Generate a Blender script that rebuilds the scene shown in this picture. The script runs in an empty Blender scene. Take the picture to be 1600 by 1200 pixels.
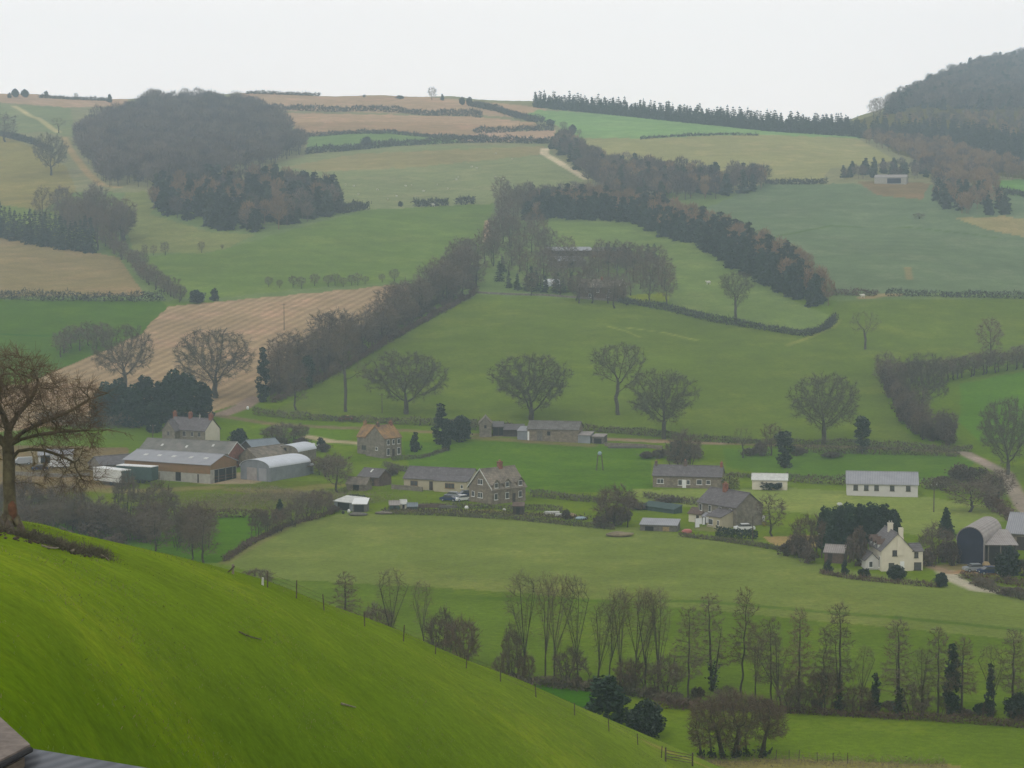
import bpy, bmesh, math, random
import numpy as np
from mathutils import Vector, Matrix
R = math.radians
SC = bpy.context.scene
COL = SC.collection
# ------------------------------------------------------------------ camera, sky, sun, exposure
F = 1600 * 70 / 36.0            # focal length in photo pixels
CAMZ = 62.0
PITCH = math.atan(233 / F)
cam_d = bpy.data.cameras.new("camera")
cam_d.lens = 70; cam_d.sensor_width = 36; cam_d.clip_start = 0.5; cam_d.clip_end = 9000
cam = bpy.data.objects.new("camera", cam_d); COL.objects.link(cam)
cam.location = (0, 0, CAMZ); cam.rotation_euler = (math.pi / 2 - PITCH, 0, 0)
SC.camera = cam
SUN_EL, SUN_AZ = R(48), R(-150)      # soft sun high behind the left shoulder
W = bpy.data.worlds.new("World"); SC.world = W; W.use_nodes = True
nt = W.node_tree; nt.nodes.clear()
wo = nt.nodes.new('ShaderNodeOutputWorld'); bg = nt.nodes.new('ShaderNodeBackground')
sk = nt.nodes.new('ShaderNodeTexSky'); sk.sky_type = 'NISHITA'; sk.sun_disc = False
sk.sun_elevation = SUN_EL; sk.sun_rotation = SUN_AZ; sk.dust_density = 3.0; sk.ozone_density = 1.0
hs = nt.nodes.new('ShaderNodeHueSaturation'); hs.inputs['Saturation'].default_value = 0.12; hs.inputs['Value'].default_value = 1.0
mx = nt.nodes.new('ShaderNodeMix'); mx.data_type = 'RGBA'; mx.inputs['Factor'].default_value = 0.86
# the overcast layer: even pale grey cloud, a little brighter low in the sky
tc = nt.nodes.new('ShaderNodeTexCoord'); sx = nt.nodes.new('ShaderNodeSeparateXYZ')
nt.links.new(tc.outputs['Generated'], sx.inputs[0])
cr = nt.nodes.new('ShaderNodeValToRGB')
cr.color_ramp.elements[0].position = 0.0; cr.color_ramp.elements[0].color = (16.9, 15.4, 14.7, 1)
cr.color_ramp.elements[1].position = 1.0; cr.color_ramp.elements[1].color = (7.3, 7.3, 7.4, 1)
e = cr.color_ramp.elements.new(0.16); e.color = (14.9, 13.8, 13.2, 1)
e = cr.color_ramp.elements.new(0.45); e.color = (8.7, 8.6, 8.5, 1)
nz = nt.nodes.new('ShaderNodeTexNoise'); nz.inputs['Scale'].default_value = 3.0; nz.inputs['Detail'].default_value = 4
mp = nt.nodes.new('ShaderNodeMapping'); mp.inputs['Scale'].default_value = (1, 1, 4)
nt.links.new(tc.outputs['Generated'], mp.inputs[0]); nt.links.new(mp.outputs[0], nz.inputs['Vector'])
mr = nt.nodes.new('ShaderNodeMapRange'); mr.inputs['To Min'].default_value = 0.94; mr.inputs['To Max'].default_value = 1.06
nt.links.new(nz.outputs['Fac'], mr.inputs['Value'])
vm = nt.nodes.new('ShaderNodeVectorMath'); vm.operation = 'SCALE'
nt.links.new(sx.outputs['Z'], cr.inputs[0]); nt.links.new(cr.outputs[0], vm.inputs[0]); nt.links.new(mr.outputs[0], vm.inputs['Scale'])
nt.links.new(sk.outputs[0], hs.inputs['Color']); nt.links.new(hs.outputs[0], mx.inputs[6]); nt.links.new(vm.outputs[0], mx.inputs[7])
nt.links.new(mx.outputs[2], bg.inputs[0]); bg.inputs[1].default_value = 0.10
nt.links.new(bg.outputs[0], wo.inputs[0])
sun_d = bpy.data.lights.new("sun", 'SUN'); sun_d.energy = 0.8; sun_d.angle = R(12); sun_d.color = (1, .97, .92)
sun = bpy.data.objects.new("sun", sun_d); COL.objects.link(sun)
sv = Vector((math.sin(SUN_AZ) * math.cos(SUN_EL), math.cos(SUN_AZ) * math.cos(SUN_EL), math.sin(SUN_EL)))
sun.rotation_euler = sv.to_track_quat('Z', 'Y').to_euler(); sun.location = (0, 0, 300)
SC.view_settings.view_transform = 'Standard'; SC.view_settings.look = 'None'
SC.view_settings.exposure = 0; SC.view_settings.gamma = 1
SC.render.engine = 'CYCLES'
SC.cycles.max_bounces = 5; SC.cycles.diffuse_bounces = 2; SC.cycles.volume_bounces = 1
SC.cycles.glossy_bounces = 2; SC.cycles.transparent_max_bounces = 4
SC.cycles.use_denoising = True; SC.cycles.sample_clamp_indirect = 4
try: SC.cycles.denoiser = 'OPENIMAGEDENOISE'
except Exception: pass
SC.cycles.use_adaptive_sampling = True; SC.cycles.adaptive_threshold = 0.02

# ------------------------------------------------------------------ colours
def lin(c):
    c = np.asarray(c, float) / 255.0
    return np.where(c <= .04045, c / 12.92, ((c + .055) / 1.055) ** 2.4)
HAZE_S = 0.00024                 # haze per metre that the field colours are corrected for
HAZE_C = np.array([.40, .49, .52])
LIGHT = 0.96
def albedo(c, Y):                # seen colour (sRGB) at distance Y -> the surface's own colour, haze removed
    T = math.exp(-HAZE_S * Y)
    return np.clip((lin(c) - HAZE_C * (1 - T)) / T / LIGHT, .002, .8)
# ------------------------------------------------------------------ terrain height
KY = [0, 440, 500, 552, 590, 650, 725, 830, 930, 1050, 1200, 1420, 1700, 1950, 2200, 2500, 3200]
KZ = [0, 0, .6, 3, 6.4, 13.3, 24, 38.5, 52, 69.4, 91.7, 124.5, 164, 198, 235, 280, 350]
def pchip(xs, ys, xq):
    xs = np.array(xs, float); ys = np.array(ys, float); h = np.diff(xs); d = np.diff(ys) / h
    m = np.zeros(len(xs)); m[0] = d[0]; m[-1] = d[-1]
    for i in range(1, len(xs) - 1):
        if d[i - 1] * d[i] > 0:
            w1, w2 = 2 * h[i] + h[i - 1], h[i] + 2 * h[i - 1]
            m[i] = (w1 + w2) / (w1 / d[i - 1] + w2 / d[i])
    i = np.clip(np.searchsorted(xs, xq) - 1, 0, len(h) - 1); t = (xq - xs[i]) / h[i]
    return ((1 + 2 * t) * (1 - t) ** 2 * ys[i] + t * (1 - t) ** 2 * h[i] * m[i] + t * t * (3 - 2 * t) * ys[i + 1] + t * t * (t - 1) * h[i] * m[i + 1])
YT = np.arange(0, 3201, 2.0); ZT = pchip(KY, KZ, YT)
def base_z(Y): return np.interp(Y, YT, ZT)
YPT = 367 - F * (ZT[100:] - CAMZ) / YT[100:]        # level image row of each distance, falling with Y
YPT = np.minimum.accumulate(YPT)
SKX = [-900, -200, 0, 200, 400, 600, 700, 740, 830, 850, 1000, 1200, 1320, 1370, 1400, 1425, 1460, 1505, 1550, 1600, 1800, 2500]
SKY = [150, 150, 152, 155, 147, 152, 157, 162, 166, 172, 181, 203, 192, 176, 158, 147, 130, 111, 99, 90, 72, 72]
SKD = [float(np.interp(-s, -YPT, YT[100:])) for s in SKY]
def relief(X, Y):
    s = np.clip((Y - 600) / 400, 0, 1); s = s * s * (3 - 2 * s)
    return s * 2.4 * (np.sin(X / 70 + 1.3 * np.sin(Y / 160)) * np.sin(Y / 110 + .7) + .5 * np.sin(X / 37 + Y / 90) + .25 * np.sin(X / 17 - Y / 41))
def z_far(X, Y):
    px = 800 + F * X / np.maximum(Y, 1)
    D = np.interp(px, SKX, SKD)
    z = base_z(np.minimum(Y, D)) + relief(X, Y)
    over = np.maximum(Y - D, 0)
    z = z - .0007 * over ** 2
    small = .12 * np.sin(X / 7.3 + Y / 13) * np.sin(Y / 9.1)
    return np.where(Y > D, np.maximum(z, 60), z + np.where(Y < 600, small * np.clip((Y - 230) / 60, 0, 1), small * 2))
RX = [-1200, -400, 0, 66, 100, 166, 300, 415, 487, 600, 725, 800, 900, 990, 1106, 1300, 1700, 2600]
RY = [640, 745, 812, 823, 833, 848, 880, 912, 941, 982, 1037, 1065, 1110, 1149, 1200, 1290, 1480, 1900]
TPX = np.arange(-1200, 2601, 4.0)
T_YS = pchip(RX, RY, TPX); T_DS = pchip([-1200, -600, 0, 300, 600, 800, 1000, 1106, 1700, 2600], [88, 95, 110, 130, 160, 180, 200, 212, 228, 232], TPX)
T_K = pchip([-1200, -600, -250, 0, 400, 800, 1106, 2600], [110, 120, 150, 224, 473, 565, 600, 620], TPX)
def z_near(X, Y):
    Y = np.maximum(Y, 1.0); px = 800 + F * X / Y
    pc = np.clip(px, -1200, 2600)
    ys = np.interp(pc, TPX, T_YS); Ds = np.interp(pc, TPX, T_DS); k = np.interp(pc, TPX, T_K)
    near = np.minimum(ys + k * np.maximum(Ds / Y - 1, 0) ** 1.5, 1262 + np.maximum(45 - Y, 0) * 14)
    far = ys + 900 * (np.maximum(Y - Ds, 0) / Ds) ** 2
    yp = np.where(Y < Ds, near, far)
    z = CAMZ - (yp - 367) / F * Y
    z = z + .10 * np.sin(X / 1.9 + Y / 5.1) * np.sin(Y / 3.7 - X / 4.3) * np.clip(Ds * .97 - Y, 0, 10) / 10
    return z - 1.5 * np.exp(-Y / 15)
def zt(X, Y):
    X = np.asarray(X, float); Y = np.asarray(Y, float)
    a = z_far(X, Y); b = z_near(X, Y)
    m = np.where(Y < 420, np.where(np.abs(a - b) < 1.2, np.maximum(a, b) + (1.2 - np.abs(a - b)) ** 2 / 4.8, np.maximum(a, b)), a)
    return m
def proj(X, Y, Z):               # world -> photo pixel
    zc = np.asarray(Z) - CAMZ; c, s = math.cos(PITCH), math.sin(PITCH)
    dep = Y * c - zc * s
    return 800 + F * X / dep, 600 - F * (Y * s + zc * c) / dep
YS_MARCH = np.concatenate([np.arange(20, 240, .5), np.arange(240, 700, 1.0), np.arange(700, 2600, 3.0)])
def at(px, py, far=False):       # photo pixel -> point of the ground seen there
    c, s = math.cos(PITCH), math.sin(PITCH)
    a, b = (px - 800) / F, (600 - py) / F
    y = c + b * s; z = -s + b * c
    u, t = a / y, z / y
    Y = YS_MARCH[YS_MARCH > 229] if far else YS_MARCH
    g = (z_far(u * Y, Y) if far else zt(u * Y, Y)) - (CAMZ + t * Y)
    i = np.argmax(g > 0)
    if not (g > 0).any(): i = len(Y) - 1
    if i > 0:
        f = g[i - 1] / (g[i - 1] - g[i]) if g[i] != g[i - 1] else 0
        Yh = Y[i - 1] + (Y[i] - Y[i - 1]) * min(max(f, 0), 1)
    else: Yh = Y[0]
    return Vector((u * Yh, Yh, float(zt(u * Yh, Yh)) if not far else float(z_far(u * Yh, Yh))))
def inpoly(x, y, poly):
    ins = np.zeros(np.shape(x), bool); n = len(poly); j = n - 1
    for i in range(n):
        xi, yi = poly[i]; xj, yj = poly[j]
        if yi != yj:
            ins ^= ((yi > y) != (yj > y)) & (x < (xj - xi) * (y - yi) / (yj - yi) + xi)
        j = i
    return ins
# ------------------------------------------------------------------ mesh and object helpers
def mesh_np(name, V, Q, mats, midx=None, smooth=False):
    me = bpy.data.meshes.new(name)
    V = np.asarray(V, np.float32); Q = np.asarray(Q, np.int32)
    me.vertices.add(len(V)); me.vertices.foreach_set('co', V.ravel())
    me.loops.add(Q.size); me.loops.foreach_set('vertex_index', Q.ravel())
    me.polygons.add(len(Q)); me.polygons.foreach_set('loop_start', np.arange(0, Q.size, Q.shape[1], dtype=np.int32))
    me.polygons.foreach_set('loop_total', np.full(len(Q), Q.shape[1], np.int32))
    for m in (mats if isinstance(mats, (list, tuple)) else [mats]): me.materials.append(m)
    if midx is not None: me.polygons.foreach_set('material_index', np.asarray(midx, np.int32))
    if smooth: me.polygons.foreach_set('use_smooth', np.ones(len(Q), bool))
    me.update(calc_edges=True)
    return me
def link(name, data, parent=None):
    o = bpy.data.objects.new(name, data); COL.objects.link(o)
    if parent is not None: o.parent = parent
    return o
def tag(o, label=None, cat=None, group=None, kind=None):
    if label: o['label'] = label
    if cat: o['category'] = cat
    if group: o['group'] = group
    if kind: o['kind'] = kind
    return o
def root(name, label, cat, loc=(0, 0, 0), rz=0, group=None):
    o = link(name, None); o.location = loc; o.rotation_euler = (0, 0, rz); o.empty_display_size = .3
    return tag(o, label, cat, group)
class MB:                        # collects faces with materials for ONE mesh
    def __init__(s): s.v = []; s.f = []; s.m = []
    def add(s, vs, fs, mi=0):
        b = len(s.v); s.v += [tuple(v) for v in vs]; s.f += [tuple(b + i for i in f) for f in fs]; s.m += [mi] * len(fs)
    def box(s, x0, y0, z0, x1, y1, z1, mi=0):
        s.add([(x0, y0, z0), (x1, y0, z0), (x1, y1, z0), (x0, y1, z0), (x0, y0, z1), (x1, y0, z1), (x1, y1, z1), (x0, y1, z1)],
              [(0, 3, 2, 1), (4, 5, 6, 7), (0, 1, 5, 4), (1, 2, 6, 5), (2, 3, 7, 6), (3, 0, 4, 7)], mi)
    def prism(s, pts, a0, a1, axis, mi=0):   # polygon in (other axis, z) extruded along axis
        n = len(pts)
        P = (lambda a, q: (a, q[0], q[1])) if axis == 'x' else (lambda a, q: (q[0], a, q[1]))
        vs = [P(a0, q) for q in pts] + [P(a1, q) for q in pts]
        s.add(vs, [tuple(range(n)), tuple(range(2 * n - 1, n - 1, -1))] + [(i, i + n, (i + 1) % n + n, (i + 1) % n) for i in range(n)], mi)
    def cyl(s, p0, p1, r0, r1, n=8, mi=0, cap=True):
        p0 = Vector(p0); p1 = Vector(p1); d = (p1 - p0).normalized()
        a = d.orthogonal().normalized(); b = d.cross(a)
        vs = []
        for p, r in ((p0, r0), (p1, r1)):
            vs += [p + (a * math.cos(2 * math.pi * i / n) + b * math.sin(2 * math.pi * i / n)) * r for i in range(n)]
        fs = [(i, (i + 1) % n, (i + 1) % n + n, i + n) for i in range(n)]
        if cap: fs += [tuple(range(n - 1, -1, -1)), tuple(range(n, 2 * n))]
        s.add(vs, fs, mi)
    def blob(s, c, r, n=8, k=5, seed=0, mi=0, amp=.15):
        rg = random.Random(seed); c = Vector(c); vs = []; fs = []
        for j in range(k + 1):
            th = math.pi * j / k
            for i in range(n):
                ph = 2 * math.pi * i / n; q = 1 + rg.uniform(-amp, amp)
                vs.append((c.x + r[0] * q * math.sin(th) * math.cos(ph), c.y + r[1] * q * math.sin(th) * math.sin(ph), c.z + r[2] * math.cos(th) * (q if 0 < j < k else 1)))
        for j in range(k):
            for i in range(n): fs.append((j * n + i, (j + 1) * n + i, (j + 1) * n + (i + 1) % n, j * n + (i + 1) % n))
        s.add(vs, fs, mi)
    def build(s, name, mats, parent=None, smooth=False):
        me = bpy.data.meshes.new(name); me.from_pydata(s.v, [], s.f)
        for m in (mats if isinstance(mats, (list, tuple)) else [mats]): me.materials.append(m)
        for p, mi in zip(me.polygons, s.m): p.material_index = mi; p.use_smooth = smooth
        me.update(); bm = bmesh.new(); bm.from_mesh(me); bmesh.ops.recalc_face_normals(bm, faces=bm.faces); bm.to_mesh(me); bm.free()
        return link(name, me, parent)
# ------------------------------------------------------------------ materials
def N(t, ty, **kw):
    n = t.nodes.new(ty)
    for k, v in kw.items(): n.inputs[k].default_value = v
    return n
def mat(name, col, rough=.85, kind='noise', var=.25, scale=2.0, col2=None, obj_rand=0.0, spec=.3, metal=0.0, bump=0.0, axis=0, per=.3):
    m = bpy.data.materials.new(name); m.use_nodes = True; t = m.node_tree; b = t.nodes['Principled BSDF']
    b.inputs['Roughness'].default_value = rough; b.inputs['Specular IOR Level'].default_value = spec; b.inputs['Metallic'].default_value = metal
    L = t.links; tc = t.nodes.new('ShaderNodeTexCoord'); c = (*col[:3], 1)
    c2 = (*(col2 if col2 else [max(x * (1 - 2 * var), 0.002) for x in col]), 1)
    nz = N(t, 'ShaderNodeTexNoise', Scale=scale, Detail=6.0, Roughness=.65); L.new(tc.outputs['Object'], nz.inputs['Vector'])
    ramp = t.nodes.new('ShaderNodeValToRGB'); ramp.color_ramp.elements[0].position = .32; ramp.color_ramp.elements[1].position = .68
    ramp.color_ramp.elements[0].color = c2; ramp.color_ramp.elements[1].color = c
    L.new(nz.outputs['Fac'], ramp.inputs[0]); out = ramp.outputs[0]; h = nz.outputs['Fac']
    if kind in ('brick', 'tile'):
        br = N(t, 'ShaderNodeTexBrick', Scale=1.0)
        br.inputs['Brick Width'].default_value = per * 2; br.inputs['Row Height'].default_value = per; br.inputs['Mortar Size'].default_value = .03 * per / .3
        br.inputs['Color1'].default_value = (1, 1, 1, 1); br.inputs['Color2'].default_value = (.68, .66, .64, 1); br.inputs['Mortar'].default_value = (.72, .72, .72, 1) if kind == 'brick' else (.45, .45, .45, 1)
        mpn = t.nodes.new('ShaderNodeCombineXYZ'); sp = t.nodes.new('ShaderNodeSeparateXYZ'); ad = t.nodes.new('ShaderNodeMath'); ad.operation = 'ADD'
        L.new(tc.outputs['Object'], sp.inputs[0]); L.new(sp.outputs[0], ad.inputs[0]); L.new(sp.outputs[1], ad.inputs[1])
        L.new(ad.outputs[0], mpn.inputs[0]); L.new(sp.outputs[2], mpn.inputs[1]); L.new(mpn.outputs[0], br.inputs['Vector'])
        mm = t.nodes.new('ShaderNodeMix'); mm.data_type = 'RGBA'; mm.blend_type = 'MULTIPLY'; mm.inputs['Factor'].default_value = .75
        L.new(out, mm.inputs[6]); L.new(br.outputs['Color'], mm.inputs[7]); out = mm.outputs[2]
    if kind == 'sheet':            # corrugated sheets
        wv = N(t, 'ShaderNodeTexWave', Scale=.314 / per); wv.bands_direction = 'XYZ'[axis]
        L.new(tc.outputs['Object'], wv.inputs['Vector'])
        mrn = N(t, 'ShaderNodeMapRange'); mrn.inputs['To Min'].default_value = .78; L.new(wv.outputs['Fac'], mrn.inputs['Value'])
        mm = t.nodes.new('ShaderNodeVectorMath'); mm.operation = 'SCALE'; L.new(out, mm.inputs[0]); L.new(mrn.outputs[0], mm.inputs['Scale']); out = mm.outputs[0]
        h = wv.outputs['Fac']; bump = max(bump, .3)
    if obj_rand:
        oi = t.nodes.new('ShaderNodeObjectInfo'); mrn = N(t, 'ShaderNodeMapRange'); mrn.inputs['To Min'].default_value = 1 - obj_rand; mrn.inputs['To Max'].default_value = 1 + obj_rand
        L.new(oi.outputs['Random'], mrn.inputs['Value'])
        mm = t.nodes.new('ShaderNodeVectorMath'); mm.operation = 'SCALE'; L.new(out, mm.inputs[0]); L.new(mrn.outputs[0], mm.inputs['Scale']); out = mm.outputs[0]
    L.new(out, b.inputs['Base Color'])
    if bump:
        bp = N(t, 'ShaderNodeBump', Strength=bump, Distance=.05); L.new(h, bp.inputs['Height']); L.new(bp.outputs[0], b.inputs['Normal'])
    return m
M = {
 'stone': mat('rubble stone', (.27, .225, .165), kind='brick', scale=1.2, per=.32, bump=.4),
 'stone_grey': mat('grey stone', (.255, .225, .175), kind='brick', scale=1.0, per=.32, bump=.4),
 'slate': mat('slate', (.165, .148, .15), kind='tile', scale=.9, per=.28, rough=.6, var=.2),
 'slate_old': mat('old lichened slate', (.19, .18, .165), kind='tile', scale=.6, per=.3, var=.25, col2=(.11, .10, .09)),
 'asbestos': mat('weathered fibre cement sheet', (.225, .21, .185), kind='sheet', per=.35, scale=.4, col2=(.125, .125, .11)),
 'sheet_grey': mat('light grey roof sheet', (.33, .33, .35), kind='sheet', per=.4, scale=.5, var=.1, rough=.5),
 'sheet_blue': mat('blue grey roof sheet', (.20, .235, .26), kind='sheet', per=.4, scale=.5, var=.12, rough=.5),
 'tin_bright': mat('bright galvanised sheet', (.62, .65, .70), kind='sheet', per=.4, scale=.4, var=.08, rough=.4),
 'tin_wall': mat('galvanised wall sheet', (.26, .28, .30), kind='sheet', per=.4, scale=.6, var=.15, rough=.5),
 'tin_old': mat('weathered tin sheet', (.36, .33, .31), kind='sheet', per=.4, scale=.7, var=.2, col2=(.27, .235, .215)),
 'cream': mat('cream render', (.62, .57, .45), scale=.8, var=.07),
 'beige': mat('beige render', (.42, .37, .25), scale=.8, var=.08),
 'white_wall': mat('off white render', (.55, .53, .50), scale=.8, var=.05),
 'white': mat('white paint', (.72, .72, .70), var=.05, rough=.5),
 'white_dirty': mat('dirty white sheet', (.60, .60, .56), var=.15, scale=1.2),
 'red_brick': mat('red brick', (.30, .115, .07), kind='brick', scale=1.5, per=.15),
 'brown_brick': mat('brown brick', (.17, .115, .09), kind='brick', scale=1.5, per=.15),
 'orange_tile': mat('lichened orange tile', (.40, .23, .075), kind='tile', scale=.4, per=.3, col2=(.17, .11, .075)),
 'stone_tile': mat('lichened stone tile', (.30, .25, .19), kind='tile', scale=.6, per=.35, col2=(.13, .115, .09)),
 'timber': mat('brown timber boarding', (.26, .135, .06), kind='sheet', per=.25, scale=.8, col2=(.19, .12, .045)),
 'timber_dark': mat('dark creosoted timber', (.07, .055, .045), kind='sheet', per=.2, scale=1.2),
 'timber_grey': mat('weathered grey timber', (.19, .175, .15), kind='sheet', per=.2, scale=2),
 'concrete': mat('pale concrete', (.36, .34, .29), scale=.9, var=.15),
 'dark': mat('painted interior shade', (.018, .017, .018), var=.2),  # near-black colour standing in for the shade inside openings; walls behind are solid
 'navy': mat('navy panel', (.014, .018, .045), var=.25, scale=.6, rough=.6),
 'green_sheet': mat('dark green trailer sheet', (.05, .085, .075), var=.15, scale=.9),
 'glass': mat('window glass', (.08, .082, .085), rough=.15, var=.2, spec=.6),
 'black': mat('black rubber', (.02, .02, .02), var=.1),
 'terracotta': mat('terracotta pot', (.33, .14, .08), var=.1),
 'car_blue': mat('dark blue car paint', (.02, .035, .10), rough=.25, var=.05, spec=.6),
 'car_silver': mat('silver car paint', (.38, .40, .42), rough=.3, var=.05, metal=.4),
 'car_white': mat('white car paint', (.70, .71, .70), rough=.3, var=.03, spec=.5),
 'car_red': mat('dull red paint', (.28, .05, .04), rough=.4, var=.08),
 'rust': mat('rusty metal', (.16, .07, .035), var=.3, scale=3),
 'bark': mat('brown grey bark', (.082, .076, .052), var=.25, scale=2.5, obj_rand=.15),
 'bark_near': mat('mossy bark', (.14, .12, .065), var=.35, scale=2.0, bump=.6, col2=(.045, .035, .022)),
 'bark_dark': mat('dark damp bark', (.06, .052, .034), var=.25, scale=2.0, obj_rand=.2),
 'twig': mat('bare brown twigs', (.145, .112, .074), var=.2, scale=.35, obj_rand=.18),
 'twig_warm': mat('warm brown budding twigs', (.15, .105, .065), var=.2, scale=.35, obj_rand=.18),
 'twig_olive': mat('olive catkin twigs', (.13, .12, .065), var=.2, scale=.35, obj_rand=.18),
 'twig_grey': mat('grey brown wood twigs', (.13, .10, .08), var=.32, scale=.05, obj_rand=.18),
 'twig_pale': mat('pale grey wood twigs', (.175, .135, .105), var=.25, scale=.1),
 'twig_mauve': mat('dark mauve wood twigs', (.080, .066, .062), var=.25, scale=.1),
 'conifer_pale': mat('paler spruce needles', (.058, .078, .05), var=.25, scale=.1),
 'oak_twig': mat('dark oak twigs', (.098, .09, .056), var=.2, scale=.35, obj_rand=.12),
 'larch': mat('orange brown larch twigs', (.29, .18, .09), var=.28, scale=.08, obj_rand=.2),
 'conifer': mat('dark conifer needles', (.024, .05, .024), var=.25, scale=.3, obj_rand=.3),
 'conifer_far': mat('dull spruce needles', (.036, .058, .038), var=.28, scale=.07, obj_rand=.35),
 'evergreen': mat('glossy evergreen leaves', (.020, .040, .020), var=.3, scale=.5, obj_rand=.2, rough=.5),
 'ivy': mat('ivy leaves', (.028, .048, .020), var=.3, scale=.7, obj_rand=.2, rough=.5),
 'brown_leaf': mat('dense brown budding bush', (.125, .085, .06), var=.3, scale=.5, obj_rand=.25, col2=(.06, .05, .035)),
 'yellow_bush': mat('yellow green spring leaves', (.20, .22, .04), var=.25, scale=1.2),
 'gorse': mat('yellow blossom', (.36, .27, .03), var=.25, scale=1.5, col2=(.12, .12, .03)),
 'hedge': mat('bare hawthorn hedge', (.135, .108, .07), var=.25, scale=.25, col2=(.055, .058, .033)),
 'hedge_red': mat('reddish brown hedge', (.125, .078, .052), var=.25, scale=.3),
 'hedge_far': mat('distant dark hedge', (.055, .06, .042), var=.25, scale=.08),
 'deadgrass': mat('straw coloured dead grass', (.26, .21, .125), var=.3, scale=.5),
 'earth': mat('bare dark earth', (.085, .062, .038), var=.3, scale=1.5, bump=.6),
 'root': mat('pale bare roots', (.27, .23, .17), var=.2, scale=3),
 'wool': mat('sheep wool', (.62, .59, .50), var=.1, scale=4),
 'gravel': mat('pale gravel', (.34, .30, .24), var=.2, scale=.7),
 'post': mat('grey fence wood', (.13, .105, .075), var=.3, scale=4),
 'straw': mat('old straw', (.36, .26, .13), var=.25, scale=2),
 'red_cloth': mat('faded red plastic', (.45, .16, .14), var=.1),
 'pale_blue': mat('pale blue plastic', (.32, .42, .47), var=.1),
 'slate_near': mat('near slate', (.14, .15, .17), kind='sheet', per=.25, scale=.8, rough=.5, axis=1, col2=(.10, .11, .125)),
 'near_tile': mat('near stone tile', (.24, .20, .17), kind='noise', per=.3, scale=3, rough=.9, bump=.4),
 'linen': mat('white linen', (.78, .79, .80), var=.04, scale=1),
}
# ------------------------------------------------------------------ the ground: one sheet out past the skyline
rows = list(np.arange(2, 40, 1.5)) + list(np.arange(40, 232, .7))
yp, Yc = 1200.0, 232.0
while Yc < 2450:
    d = max(2.0 * Yc * Yc / (F * max(CAMZ, 1)), .6) if Yc < 450 else 2.0 / max(abs((np.interp(Yc + 1, YT[100:], YPT) - np.interp(Yc - 1, YT[100:], YPT)) / 2), .02)
    Yc += min(d, 7.0); rows.append(Yc)
rows += list(np.linspace(2480, 3150, 14))
rows = np.array(rows)
cols = np.concatenate([np.linspace(-900, -70, 40), np.arange(-60, 1662, 2.4), np.linspace(1670, 2500, 40)])
Yg, Pg = np.meshgrid(rows, cols, indexing='ij'); Xg = (Pg - 800) / F * Yg
Zg = zt(Xg, Yg)
PX, PY = proj(Xg, Yg, Zg)
rng = np.random.default_rng(7)
wob = 1.2 * np.sin(Xg / 3.1 + Yg / 7) + 1.0 * np.sin(Xg / 1.7 - Yg / 3.9)      # hand-drawn field edges are never quite straight
near_hill = (z_near(Xg, Yg) > z_far(Xg, Yg) - .3) & (Yg < 260)
C = np.zeros(Xg.shape + (4,), np.float32); C[..., :3] = albedo((112, 130, 88), 700)
DEP = 0
def paint(poly, col, Y, stripe=0.0, blend=1.0):
    k = inpoly(PX + wob * .5, PY + wob * .35, poly) & ~near_hill
    C[k, :3] = C[k, :3] * (1 - blend) + albedo(col, Y) * blend
    C[k, 3] = stripe
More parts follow.
